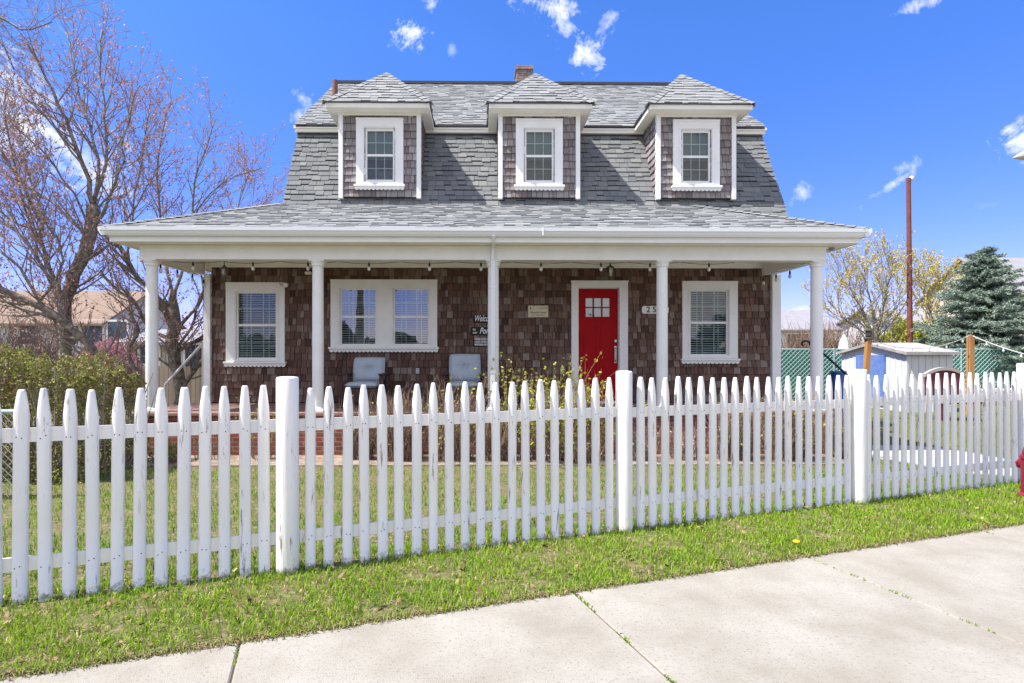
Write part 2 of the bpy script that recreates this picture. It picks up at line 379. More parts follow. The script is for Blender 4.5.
def caps(mb, a, b, na, nb, w=.13, step=.15, lift=.02, seed=3):   # ridge / hip cap pieces from a (low) to b (high)
    rnd = random.Random(seed); a = Vector(a); b = Vector(b); d = (b-a).normalized(); Lh = (b-a).length
    na = Vector(na).normalized(); nb = Vector(nb).normalized()
    sa = d.cross(na).normalized(); sb = d.cross(nb).normalized()
    if sa.dot(nb - na) > 0: sa = -sa
    if sb.dot(na - nb) > 0: sb = -sb
    up = (na+nb).normalized(); t = 0
    while t < Lh - .02:
        p0 = a + d*t; p1 = a + d*min(t+step*1.1, Lh); h0 = lift + .012; h1 = lift*.8
        vs = []
        for p, h in ((p0, h0), (p1, h1)): vs += [p + sa*w + na*h, p + up*h*1.15, p + sb*w + nb*h]
        vs += [x - up*.014 for x in vs[:3]]
        mb.add(vs, [(0,1,4,3), (1,2,5,4), (0,6,7,1), (1,7,8,2)]); t += step

# ------------------------------------------------------------------ ground
fA = atG(20, 603.1); fB = atG(1014, 483.8)
fd = (fB-fA).normalized(); fn = Vector((fd.y, -fd.x, 0))           # fence direction, its camera-side normal
def gz(x, y):                                                      # lawn falls a little towards the house
    d = (Vector((x, y, 0)) - fA).dot(-fn)
    return -.14 * max(0, min(1, (d-.3)/1.6))
eA = atG(0, 678); eB = atG(1024, 523); ed = (eB-eA).normalized(); en = Vector((ed.y, -ed.x, 0))
def eds(x, y): return (Vector((x, y, 0)) - eA).dot(-en)             # >0 on the grass side of the walk's edge

soil = mat('lawn_soil_and_thatch', (.15, .115, .06), .95, var=(.10, .12, .03), vscale=9, dirt=(.30, .24, .14), dscale=22, dthr=.52, dwid=.12, bump=.8, bscale=90)
mb = MB()
def patch(xs, ys, fz):
    nx, ny = len(xs), len(ys)
    mb.add([(x, y, fz(x, y)) for y in ys for x in xs], [(j*nx+i, j*nx+i+1, (j+1)*nx+i+1, (j+1)*nx+i) for j in range(ny-1) for i in range(nx-1)])
xs = [-400, -120, -40] + list(np.arange(-14, 22.1, .5)) + [40, 120, 400]
ys = [-200, -60, -20] + list(np.arange(-6, 22.1, .5)) + [40, 120, 500]
def gsheet(x, y):
    d = (Vector((x, y, 0)) - fA).dot(-fn); s = eds(x, y)
    return gz(x, y) - (.06 if s < .1 else 0) - (.15 if s < -3 else 0)
patch([float(a) for a in xs], [float(a) for a in ys], gsheet)
g = mb.build('ground', soil); tag(g, kind='structure')
conc = mat('pale_sidewalk_concrete', (.375, .35, .30), .9, var=(.285, .26, .21), vscale=1.9, dirt=(.22, .19, .15), dscale=52, dthr=.54, dwid=.12, bump=.6, bscale=140)
# sidewalk slabs, with open joints at the photographed spacing
mb = MB(); j0 = (atG(808, 557) - eA).dot(ed); sp = 1.93
for k in range(-5, 6):
    a = j0 + k*sp + .0045; b = j0 + (k+1)*sp - .0045
    p = lambda s, w, z=0: eA + ed*s + en*w + Vector((0, 0, z))
    w0, w1 = .0, 3.0; q = [p(a, w0), p(b, w0), p(b, w1), p(a, w1)]
    bev = .008; top = [p(a+bev, w0+bev), p(b-bev, w0+bev), p(b-bev, w1), p(a+bev, w1)]
    low = [x - Vector((0, 0, .008)) for x in q]; bot = [x - Vector((0, 0, .055)) for x in q]
    mb.add(top+low+bot, [(0,1,2,3)] + [(i, 4+i, 4+(i+1) % 4, (i+1) % 4) for i in range(4)] + [(4+i, 8+i, 8+(i+1) % 4, 4+(i+1) % 4) for i in range(4)])
tag(mb.build('sidewalk', conc), kind='structure')
jd = mat('joint_dirt', (.11, .085, .055), .95)
mb = MB(); q = [p(-12, .0, -.012), p(18, .0, -.012), p(18, 3, -.012), p(-12, 3, -.012)]; mb.add(q, [(0,1,2,3)])
tag(mb.build('sidewalk_bed', jd), kind='structure')
mb = MB(); mb.prism([p(-40, 3.0, -.5), p(60, 3.0, -.5), p(60, 3.15, -.5), p(-40, 3.15, -.5)], (0, 0, .5)); tag(mb.build('kerb', conc), kind='structure')
mb = MB(); q = [p(-60, 3.15, -.13), p(90, 3.15, -.13), p(90, 11, -.13), p(-60, 11, -.13)]; mb.add(q, [(0,1,2,3)])
tag(mb.build('road', mat('pale_bounce_asphalt', (.20,.19,.175), .9, bump=.4, bscale=120)), kind='structure')  # asphalt colour lightened to bounce warm fill light
# garden path to the right of the house and stone edging by the porch
pathm = mat('bright_path_concrete', (.50, .475, .45), .9, var=(.43, .40, .37), vscale=2)
mb = MB()
Z = -.14
def onG(px, py):
    z = G0
    for _ in range(12): q = atG(px, py, z); z = gz(q.x, q.y)
    return Vector((q.x, q.y, z))
G0 = -.14; nn = 40; vs = []
for i in range(nn+1):
    px = 872 + i*(1060-872)/nn
    for py, dz in ((np.interp(px, [872, 905, 945, 1060], [446, 446.5, 449, 470]), .02), (np.interp(px, [872, 900, 960, 1060], [459, 462, 473, 483]), .02)):
        q = onG(px, float(py)); vs.append(q + Vector((0, 0, dz)))
n2 = len(vs); vs += [q - Vector((0, 0, .07)) for q in vs]
mb.add(vs, [(2*i, 2*i+2, 2*i+3, 2*i+1) for i in range(nn)] + [(2*i, n2+2*i, n2+2*i+2, 2*i+2) for i in range(nn)] + [(2*i+1, 2*i+3, n2+2*i+3, n2+2*i+1) for i in range(nn)])
tag(mb.build('garden_path', pathm), kind='structure')
mb = MB(); mb.box(-5.9, 5.6, 7.95, 8.72, -.2, -.115); tag(mb.build('garden_border', mat('bed_mulch', (.20,.14,.10), .95, var=(.33,.27,.22), vscale=7, dirt=(.5,.45,.4), dscale=14, dthr=.62)), kind='structure')

# ------------------------------------------------------------------ house
G = -.14
YW = 10.6; XL, XR = -5.24, 5.69; ZC = 3.30; DK = .56
house = thing('shingled_house', 'brown shingled house with grey gambrel roof, three dormers and a full front porch', 'house', (0, 9, G))
# openings: outer casing (px), glass panes (px) on the wall plane
def rectY(x0, y0, x1, y1, Y):
    a = atY(x0, y0, Y); b = atY(x1, y1, Y); return (a.x, b.x, b.z, a.z)       # x0,x1,zbot,ztop
LW = dict(out=rectY(227, 282.6, 285.5, 366, YW), gl=[rectY(238.7, 293.5, 275.8, 357.6, YW)], mid=.505)
DW = dict(out=rectY(331.3, 279.7, 437.4, 351.5, YW), gl=[rectY(342, 290, 375.3, 343.8, YW), rectY(395, 290, 427.8, 343.8, YW)], mid=.5)
RW = dict(out=rectY(681.5, 281.3, 736.6, 363, YW), gl=[rectY(690.5, 291.5, 726, 354, YW)], mid=.5)
DO = rectY(578.6, 288.5, 618.2, 398, YW); DOo = rectY(571, 281, 627.3, 400, YW)
def holed_wall(mb, x0, x1, z0, z1, Y, th, holes):
    xs = sorted({x0, x1, *[h[0] for h in holes], *[h[1] for h in holes]}); zs = sorted({z0, z1, *[h[2] for h in holes], *[h[3] for h in holes]})
    for i in range(len(xs)-1):
        for j in range(len(zs)-1):
            cx, cz = (xs[i]+xs[i+1])/2, (zs[j]+zs[j+1])/2
            if any(h[0] < cx < h[1] and h[2] < cz < h[3] for h in holes): continue
            mb.box(xs[i], xs[i+1], Y, Y+th, zs[j], zs[j+1])
def grow_rect(r, m): return (r[0]-m, r[1]+m, r[2]-m, r[3]+m)
holes = [grow_rect(g_, .035) for w in (LW, DW, RW) for g_ in w['gl']] + [(DO[0]-.01, DO[1]+.01, DK, DO[3]+.01)]
mb = MB()
mb.cur = 1; holed_wall(mb, XL, XR, G, ZC, YW, .12, holes)
mb.box(XL, XL+.12, YW+.121, 18.4, G, ZC); mb.box(XR-.12, XR, YW+.121, 18.4, G, ZC); mb.box(XL, XR, 18.401, 18.5, G, ZC)
mb.cur = 0
hu = lambda h: (h[0]-XL, h[1]-XL, h[2]-.58, h[3]-.58)
shingle(mb, [(XL, YW, .58), (XR, YW, .58), (XR, YW, ZC-.06), (XL, YW, ZC-.06)], (0, -1, 0), .137, (.06, .16), .030, .005, .008, 11, [hu(h) for h in holes])
for X, nx in ((XL, -1), (XR, 1)):
    shingle(mb, [(X, YW, G+.2), (X, 18.4, G+.2), (X, 18.4, ZC-.06), (X, YW, ZC-.06)], (nx, 0, 0), .137, (.08, .2), .014, .003, .006, 12)
mb.build('wall', [wallsh, mat('sheathing', (.05, .03, .025), .9)], house)

def window(w, Y, parent, gmat, shade, mid=.5, sillh=.09, cas_t=.055, grid=(3, 2), hints=None, inn=.03):
    x0, x1, z0, z1 = w['out']; mb = MB(); hol = [grow_rect(q, inn) for q in w['gl']]
    # casing boards: a wall of trim with holes at the sashes
    holed_wall(mb, x0, x1, z0+sillh, z1, Y-cas_t, cas_t+.02, hol)
    mb.box(x0-.003, x1+.003, Y-cas_t-.012, Y-.01, z1-.035, z1-.001)                   # head moulding
    for q in w['gl']:                                                      # inner stop moulding
        a, b, c, d = grow_rect(q, inn+.035); h = .02
        for (u0, u1, v0, v1) in ((a, a+h, c, d), (b-h, b, c, d), (a+h, b-h, d-h, d), (a+h, b-h, c, c+h)): mb.box(u0, u1, Y-cas_t-.012, Y-cas_t+.002, v0, v1)
    win = mb.build('window', trim, parent)
    mb = MB(); mb.box(x0-.035, x1+.035, Y-cas_t-.05, Y-.001, z0+sillh-.045, z0+sillh-.002, bev=.006)
    mb.box(x0-.02, x1+.02, Y-cas_t-.022, Y-.001, z0+.012, z0+sillh-.046)
    n = max(6, int((x1-x0)/.075)); r = (x1-x0+.04)/n/2
    for k in range(n):
        c = x0-.02+r*(2*k+1); mb.prism([(c + r*.95*math.cos(a), Y-cas_t-.022, z0+.013 + r*.75*math.sin(a)) for a in np.linspace(math.pi, 2*math.pi, 7)], (0, .02, 0))
    mb.build('sill', trim, win)
    for q in w['gl']:
        a, b, c, d = q; zm = c + (d-c)*mid; mb = MB(); Yf = Y-.008; fw = .032
        mb.box(a-inn, a, Yf, Yf+.045, c-inn, d+inn); mb.box(b, b+inn, Yf, Yf+.045, c-inn, d+inn)
        mb.box(a, b, Yf, Yf+.045, d, d+inn); mb.box(a, b, Yf, Yf+.045, c-inn, c)
        mb.box(a, b, Yf-.004, Yf+.04, zm-.022, zm+.022)
        mu = .0075
        for (p0, p1, yy) in ((c, zm-.022, Yf+.018), (zm+.022, d, Yf+.006)):
            for i in range(1, grid[0]): xx = a+(b-a)*i/grid[0]; mb.box(xx-mu, xx+mu, yy, yy+.016, p0, p1)
            for i in range(1, grid[1]): zz = p0+(p1-p0)*i/grid[1]; mb.box(a, b, yy+.001, yy+.015, zz-mu, zz+mu)
        mb.build('sash', trim, win)
        mb = MB(); mb.add([(a, Yf+.003, c), (b, Yf+.003, c), (b, Yf+.003, d), (a, Yf+.003, d)], [(0,1,2,3)]); mb.build('pane', gmat, win)
        mb = MB()
        if shade == 'blind':
            z = d; rnd = random.Random(int(a*100))
            while z > c:
                z -= .045; t = .022+rnd.uniform(-.003, .003); y = Yf+.052
                mb.add([(a-.02, y, z+.0), (b+.02, y, z+.0), (b+.02, y+.028, z+t), (a-.02, y+.028, z+t)], [(0,1,2,3)])
            for xx in (a+(b-a)*.2, a+(b-a)*.8): mb.box(xx-.006, xx+.006, Yf+.047, Yf+.051, c, d)
            mb.build('blind', blind, win)
        elif shade == 'shade':
            mb.box(a-.02, b+.02, Yf+.09, Yf+.10, zm-.05, d); 
            z = d
            while z > zm: mb.box(a-.02, b+.02, Yf+.085, Yf+.0895, z-.006, z); z -= .05
            mb.build('shade', curtain, win)
        mb = MB(); dd = .5
        A = (a-inn, Y+.125, c-inn); 
        vs = [(x, y, z) for x in (a-.2, b+.2) for y in (Y+.122, Y+.122+dd) for z in (c-.2, d+.2)]
        mb.add(vs, [(0,1,3,2),(4,6,7,5),(2,3,7,6),(0,2,6,4),(1,5,7,3)])
        mb.build('room', dark, win)
    return win
window(LW, YW, house, glass, 'blind', mid=.505)
window(DW, YW, house, glass2, 'blind')
window(RW, YW, house, glass, 'blind', mid=.5)

# door
mb = MB(); a, b, c, d = DO; A, B, _, D_ = DOo
mb.box(A, a-.012, YW-.055, YW+.02, DK, D_, bev=.004); mb.box(b+.012, B, YW-.055, YW+.02, DK, D_, bev=.004); mb.box(a-.012, b+.012, YW-.055, YW+.02, d+.012, D_)
mb.box(A-.01, B+.01, YW-.07, YW+.01, D_-.03, D_+.001); mb.box(a-.012, a, YW, YW+.1, DK, d); mb.box(b, b+.012, YW, YW+.1, DK, d); mb.box(a-.012, b+.012, YW, YW+.1, d, d+.012)
mb.box(A, B, YW-.12, YW+.1, DK-.02, DK+.035)
mb.build('door_frame', trim, house)
l0 = rectY(585.3, 297.3, 610.8, 317.2, YW)
mb = MB(); cols = 3; rows = 2; lx = [(l0[0] + (l0[1]-l0[0])*(i+.08)/cols, l0[0] + (l0[1]-l0[0])*(i+.92)/cols) for i in range(cols)]
lz = [(l0[2] + (l0[3]-l0[2])*(j+.06)/rows, l0[2] + (l0[3]-l0[2])*(j+.94)/rows) for j in range(rows)]
hl = [(x[0], x[1], z[0], z[1]) for x in lx for z in lz]
holed_wall(mb, a+.004, b-.004, DK+.04, d-.004, YW+.03, .045, hl)
mb.box(l0[0]-.03, l0[1]+.03, YW+.018, YW+.031, l0[2]-.04, l0[2]-.015)
# two long raised panels below the lights
for (u0, u1) in ((a+.1, (a+b)/2-.04), ((a+b)/2+.04, b-.1)):
    for (p, q, r, s) in ((u0, u0+.012, DK+.2, l0[2]-.16), (u1-.012, u1, DK+.2, l0[2]-.16), (u0, u1, DK+.19, DK+.202), (u0, u1, l0[2]-.162, l0[2]-.15)): mb.box(p, q, YW+.024, YW+.031, r, s)
door = mb.build('door', red, house)
mb = MB()
for h in hl: mb.add([(h[0], YW+.05, h[2]), (h[1], YW+.05, h[2]), (h[1], YW+.05, h[3]), (h[0], YW+.05, h[3])], [(0,1,2,3)])
mb.build('door_glass', glass2, door)
mb = MB(); mb.box(a-.2, b+.2, YW+.16, YW+.17, l0[2]-.3, l0[3]+.2); mb.build('door_curtain', mat('pale_curtain', (.35,.36,.36), .9), door)
h1 = atY(615.6, 341, YW); h2 = atY(615.6, 362, YW)
mb = MB(); mb.tube([(h1.x, YW+.03, h1.z), (h1.x, YW-.01, h1.z)], .028, 12)
mb.box(h1.x-.022, h1.x+.022, YW+.018, YW+.03, h2.z-.02, h1.z-.10)
mb.tube([(h1.x, YW+.02, h1.z-.14), (h1.x-.01, YW-.035, h1.z-.16), (h1.x-.01, YW-.035, h2.z+.05), (h1.x, YW+.02, h2.z+.01)], .011, 8)
mb.tube([(h1.x, YW+.02, h1.z-.12), (h1.x, YW-.02, h1.z-.115)], .014, 8)
mb.build('door_handle', steel, door, smooth=False)

# porch floor, brick base
mb = MB(); mb.box(-5.75, 5.85, 8.86, YW-.002, DK-.06, DK, bev=.01); mb.build('porch_floor', mat('slate_porch_floor', (.24,.12,.09), .8, var=(.30,.20,.16), vscale=4), house)
mb = MB(); mb.box(-5.70, 5.80, 8.90, YW-.01, G-.1, DK-.062); mb.build('porch_base', brick, house)
# porch beam, ceiling, trim band
BX0, BX1 = -5.585, 5.735; BY = 8.895
mb = MB(); zb, zt = 3.068, 3.30
mb.box(BX0, BX1, BY, BY+.2, zb, zt, bev=.004); mb.box(BX0, BX0+.2, BY+.201, YW, zb, zt); mb.box(BX1-.2, BX1, BY+.201, YW, zb, zt)
mb.box(BX0-.012, BX1+.012, BY-.012, BY+.21, zt-.035, zt-.004)
mb.build('porch_beam', trim, house)
mb = MB(); mb.box(-5.84, 6.06, 8.60, YW+.1, 3.302, 3.335); mb.box(-5.84, XL, YW+.1, 18.4, 3.302, 3.335); mb.box(XR, 6.06, YW+.1, 18.4, 3.302, 3.335)
mb.build('porch_ceiling', cream, house)
mb = MB(); mb.box(XL-.02, XR+.02, YW-.045, YW-.003, 3.205, 3.301); mb.box(XL-.02, XR+.02, YW-.07, YW-.003, 3.27, 3.3015); mb.build('frieze_board', trim, house)
# fascia and gutter
mb = MB(); mb.box(-5.83, 6.06, 8.575, 8.60, 3.29, 3.47); mb.box(-5.85, -5.83, 8.575, 18.4, 3.29, 3.47); mb.box(6.06, 6.08, 8.575, 18.4, 3.29, 3.47)
mb.build('fascia', trim, house)
prof = [(-.005, .0), (-.062, .0), (-.085, .03), (-.10, .06), (-.115, .075), (-.118, .13), (-.105, .13), (-.10, .115), (-.005, .115)]
mb = MB(); gx0, gx1 = -5.87, 6.05
mb.prism([(gx0-.06, 8.575+y, 3.372+z) for y, z in prof], (gx1-gx0+.12, 0, 0)); 
mb.prism([(-5.85+y, 8.575-.1, 3.372+z) for y, z in prof], (0, 9.8, 0)); mb.prism([(6.08-y, 8.575-.1, 3.372+z) for y, z in prof], (0, 9.8, 0))
gut = mb.build('gutter', alu, house)
mb = MB()
for px in (543,): X = atY(px, 233, 8.46).x; mb.box(X-.012, X+.012, 8.449, 8.46, 3.375, 3.505)
mb.build('gutter_seam', alu, gut)
# columns
for px, fx in ((152, 1), (318, 1), (493.3, 1), (662, 1), (816.6, 1)):
    X = (px-481)/60 ; X = atY(px, 300, 9.0).x; mb = MB(); r = .093; k = r*.25
    pr = [(r*.98, .07), (r, .09), (r*1.0, 1.2), (r*.96, 2.35), (r*.93, 2.42)]
    z0 = DK
    mb.lathe((X, 9.0, z0), pr, 20)
    col = mb.build('column', trim, house, smooth=True)
    mb = MB(); mb.box(X-.12, X+.12, 8.88, 9.12, z0+.001, z0+.04, bev=.006); mb.lathe((X, 9.0, z0), [(.118, .041), (.12, .055), (.10, .075), (.095, .085)], 20); mb.build('column_base', trim, col)
    mb = MB(); mb.lathe((X, 9.0, z0), [(r*.95, 2.40), (.105, 2.42), (.105, 2.45), (.12, 2.475), (.12, zb-z0-.022)], 20); mb.box(X-.125, X+.125, 8.886, 9.11, zb-.021, zb-.001); mb.build('column_cap', trim, col)
for X0, X1 in ((XL-.13, XL-.005), (XR+.02, XR+.19)):
    mb = MB(); mb.box(X0, X1, YW-.09, YW+.08, DK, zb-.002 if X0 < 0 else zb-.002, bev=.005); mb.build('wall_column', trim, house)
# downspout over the middle column
X = atY(493, 300, 8.8).x; mb = MB()
mb.tube([(X, 8.50, 3.39), (X, 8.56, 3.33), (X, 8.85, 3.26), (X, 8.853, 3.05)], [.04, .04, .035, .035], 4); 
mb.box(X-.038, X+.038, 8.838, 8.884, DK+.15, 3.07, bev=.008)
for z in (1.2, 2.6): mb.box(X-.05, X+.05, 8.834, 8.90, z, z+.03)
mb.build('downspout', alu, house)

# roofs ----------------------------------------------------------
SLP = .4585
E0 = (-5.93, 8.53, 3.505); E1 = (6.14, 8.53, 3.505); hx = 2.04; zt2 = 3.505 + hx*SLP
H0 = (E0[0]+hx, 8.53+hx, zt2); H1 = (E1[0]-hx, 8.53+hx, zt2)
nf = (0, -SLP, 1); nl = (-SLP, 0, 1); nr = (SLP, 0, 1)
mb = MB()
shingle(mb, [E0, E1, H1, H0], nf, .138, (.11, .24), .011, .0015, 0, 21, lam=.010)
BK = 18.5
shingle(mb, [E0, (E0[0], BK, 3.505), (H0[0], BK, zt2), H0], nl, .138, (.11, .24), .011, .0015, 0, 22, lam=.010)
shingle(mb, [E1, (E1[0], 8.53+hx, 3.505), H1], nr, .138, (.11, .24), .011, .0015, 0, 23, lam=.010)
xg = 5.80; zg = 3.505+(E1[0]-xg)*SLP
shingle(mb, [(E1[0], 8.53+hx, 3.505), (E1[0], BK, 3.505), (xg, BK, zg), (xg, 8.53+hx, zg)], nr, .138, (.11, .24), .011, .0015, 0, 24, lam=.010)
d_ = Vector((0, 0, -.012))
mb.cur = 1
for q in ([E0, E1, H1, H0], [E0, H0, (H0[0], BK, zt2), (E0[0], BK, 3.505)], [E1, (E1[0], BK, 3.505), (H1[0], BK, zt2), H1]):
    mb.prism([Vector(a)+d_-Vector((0,0,.02)) for a in q], (0, 0, .02))
mb.cur = 0
caps(mb, E0, H0, nf, nl, .12); caps(mb, E1, H1, nf, nr, .12)
mb.build('porch_roof', [asph, roofdeck], house)
# steep lower slope
UX0, UX1 = -3.83, 5.93
s0 = (10.46, 4.34); s1 = (11.36, 6.17); sn = Vector((0, -(s1[1]-s0[1]), s1[0]-s0[0])).normalized(); sd = Vector((0, s1[0]-s0[0], s1[1]-s0[1])).normalized()
low = -.46; sb = (s0[0]+sd.y*low, s0[1]+sd.z*low)
UXb = .22                                    # the slope flares a little wider at its foot
mb = MB()
shingle(mb, [(UX0-.02, sb[0], sb[1]), (UX1+.02, sb[0], sb[1]), (UX1, s1[0], s1[1]), (UX0, s1[0], s1[1])], sn, .128, (.12, .25), .012, .003, 0, 31, lam=.010)
mb.cur = 1; mb.prism([(UX0, sb[0]+.02, sb[1]), (UX1, sb[0]+.02, sb[1]), (UX1, s1[0]+.02, s1[1]), (UX0, s1[0]+.02, s1[1])], (0, .08, 0))
mb.build('lower_slope', [asph2, roofdeck], house); mb = MB()
mb.prism([(UX0, 37.0-18-sb[0]+9.9, sb[1]), (UX1, 37.0-18-sb[0]+9.9, sb[1]), (UX1, 28.9-s1[0], s1[1]), (UX0, 28.9-s1[0], s1[1])], (0, .08, 0))
mb.build('rear_slope', [asph2], house)
# upper slope
u0 = (11.22, 6.27); u1 = (14.45, 8.75); un = Vector((0, -(u1[1]-u0[1]), u1[0]-u0[0])).normalized(); US = (u1[1]-u0[1])/(u1[0]-u0[0])
mb = MB()
shingle(mb, [(UX0-.04, *u0), (UX1+.04, *u0), (UX1+.04, *u1), (UX0-.04, *u1)], un, .14, (.11, .24), .011, .0015, 0, 32, lam=.010)
bk = (28.9-u0[0], u0[1]); bn = Vector((0, u1[1]-u0[1], u1[0]-u0[0])).normalized()
shingle(mb, [(UX0-.04, *bk), (UX1+.04, *bk), (UX1+.04, *u1), (UX0-.04, *u1)], bn, .14, (.2, .5), .007, .0015, 0, 33, lam=.010)
mb.cur = 1; dz = Vector((0,0,-.045))
mb.prism([Vector(q)+dz for q in ((UX0, *u0), (UX1, *u0), (UX1, *u1), (UX0, *u1))], (0, 0, .04)); mb.prism([Vector(q)+dz for q in ((UX0, *bk), (UX1, *bk), (UX1, *u1), (UX0, *u1))], (0, 0, .04))
mb.cur = 2; mb.box(UX0-.04, UX1+.04, u1[0]-.12, u1[0]+.12, u1[1]-.05, u1[1]+.02)
mb.build('upper_roof', [asph, roofdeck, mat('dark_ridge_vent', (.05,.055,.065), .8)], house)
mb = MB(); mb.box(UX0-.03, UX1+.03, 11.25, 11.30, 6.135, 6.235); mb.box(UX0-.03, UX1+.03, 11.30, 11.40, 6.135, 6.16)
mb.box(UX0-.05, UX1+.05, 11.225, 11.25, 6.20, 6.258)
mb.build('cornice', cream, house)
mb = MB(); mb.box(UX0, UX1, 11.31, 11.345, 6.07, 6.134); mb.build('cornice_strip', mat('dark_cornice_strip', (.04,.05,.06), .6), house)  # thin dark strip just below the cornice
# gable walls and rake boards
for X, nx in ((UX0+.12, -1), (UX1-.12, 1)):
    mb = MB(); pg = [(X, 18.45, 3.0), (X, 10.62, 3.0), (X, 10.56, 4.4), (X, 11.42, 6.15), (X, 14.45, 8.66), (X, 17.48, 6.15), (X, 18.34, 4.4)]
    shingle(mb, pg, (nx, 0, 0), .137, (.08, .2), .014, .003, .005, 41)
    mb.cur = 1; mb.prism(pg, (-nx*.1, 0, 0)); mb.build('gable_wall', [dorsh, roofdeck], house)
    mb = MB()
    xo = X + nx*.125
    for (p0, p1) in (((11.27, 6.235), (14.45, 8.76)), ((17.63, 6.235), (14.45, 8.76))):
        mb.prism([(xo-.02, p0[0], p0[1]-.12), (xo-.02, p1[0], p1[1]-.12), (xo-.02, p1[0], p1[1]), (xo-.02, p0[0], p0[1])], (.022, 0, 0))
    mb.build('rake_board', trim, house)
# chimney and vent pipe
p0 = atY(516, 69, 15.0); p1 = atY(531.5, 69, 15.0)
mb = MB(); mb.box(p0.x, p1.x, 14.8, 15.3, 8.2, p0.z-.10); mb.box(p0.x-.03, p1.x+.03, 14.77, 15.33, p0.z-.119, p0.z-.05); mb.box(p0.x-.01, p1.x+.01, 14.79, 15.31, p0.z-.049, p0.z)
mb.build('chimney', brick2, house)
pv = atY(335, 96, 12.9); mb = MB(); pt = atY(335, 80.5, 12.9)
mb.lathe((pv.x, 12.9, 7.2), [(.065, 0), (.065, pt.z-7.2)], 14); mb.build('vent_pipe', mat('copper_brown_pipe', (.20, .085, .06), .6), house)

# dormers
def dormer(Xc, hw, seed):
    Yd = 10.50; z0 = 4.56; zs = 6.175; he = .98; Ye = 10.215; ze = 6.27
    Xpx = lambda dx0, y0, dx1, y1: None
    a_, b_ = Xc-hw, Xc+hw
    k = Yd/F
    cx = Xc
    out = (cx-.455, cx+.455, 1.5+(CY-190.5)*k, 1.5+(CY-119.6)*k)
    gl = [(cx-.248, cx+.248, 1.5+(CY-180.2)*k, 1.5+(CY-131.8)*k)]
    w = dict(out=out, gl=gl)
    mb = MB(); mb.cur = 1
    hol = [grow_rect(gl[0], .035)]
    holed_wall(mb, a_, b_, z0, zs, Yd, .1, hol)
    mb.box(a_, a_+.08, Yd+.101, 11.5, z0, zs); mb.box(b_-.08, b_, Yd+.101, 11.5, z0, zs)
    mb.cur = 0
    shingle(mb, [(a_, Yd, z0), (b_, Yd, z0), (b_, Yd, zs), (a_, Yd, zs)], (0, -1, 0), .142, (.07, .14), .036, .004, .006, seed, [(h[0]-a_, h[1]-a_, h[2]-z0, h[3]-z0) for h in hol])
    shingle(mb, [(a_, Yd, z0), (a_, 11.5, z0), (a_, 11.5, zs), (a_, Yd, zs)], (-1, 0, 0), .142, (.07, .14), .036, .004, .006, seed+1)
    shingle(mb, [(b_, Yd, z0), (b_, 11.5, z0), (b_, 11.5, zs), (b_, Yd, zs)], (1, 0, 0), .142, (.07, .14), .036, .004, .006, seed+2)
    dm = mb.build('dormer', [dorsh, roofdeck], house)
    for X0, X1 in ((a_-.03, a_+.055), (b_-.055, b_+.03)): mb = MB(); mb.box(X0, X1, Yd-.05, Yd-.002 + .04, z0-.03, zs-.001, bev=.003); mb.build('corner_board', trim, dm)
    mb = MB(); mb.box(Xc-he+.01, Xc+he-.01, Ye+.012, 11.25, zs+.001, zs+.03); mb.box(Xc-he, Xc+he, Ye, Ye+.02, zs-.004, ze-.012); mb.box(Xc-he, Xc-he+.02, Ye+.02, 11.28, zs-.004, ze-.012); mb.box(Xc+he-.02, Xc+he, Ye+.02, 11.28, zs-.004, ze-.012)
    mb.box(a_-.04, b_+.04, Yd-.06, Yd-.001, zs-.05, zs); mb.build('soffit', cream, dm)
    mb = MB(); A0 = (Xc-he-.02, Ye-.02, ze); A1 = (Xc+he+.02, Ye-.02, ze); ap = (Xc, 11.25, 7.35); rb = (Xc, 11.22+(7.35-6.27)/US+.12, 7.35)
    n_f = Vector((0, -(7.35-ze), 11.25-Ye)); n_l = Vector((-(7.35-ze), 0, he)); n_r = Vector((7.35-ze, 0, he))
    shingle(mb, [A0, A1, ap], n_f, .138, (.11, .24), .011, .0015, 0, seed+3, lam=.010)
    yb = 11.42
    shingle(mb, [A0, (A0[0], yb, ze), rb, ap], n_l, .138, (.11, .24), .011, .0015, 0, seed+4, lam=.010)
    shingle(mb, [A1, (A1[0], yb, ze), rb, ap], n_r, .138, (.11, .24), .011, .0015, 0, seed+5, lam=.010)
    mb.cur = 1; o = Vector((0, 0, -.012))
    mb.add([Vector(q)+o for q in (A0, A1, ap, rb, (A0[0], yb, ze), (A1[0], yb, ze))], [(0,1,2), (0,2,3,4), (1,5,3,2), (0,4,5,1)])
    mb.cur = 0
    caps(mb, A0, ap, n_f, n_l, .105, seed=seed); caps(mb, A1, ap, n_f, n_r, .105, seed=seed+1); caps(mb, rb, ap, n_l, n_r, .105)
    mb.build('dormer_roof', [asph, roofdeck], dm)
    window(w, Yd, house, glass, 'shade', mid=.5, inn=.05)
dormer(-1.956, .765, 51); dormer(1.13, .765, 61); dormer(4.19, .75, 71)

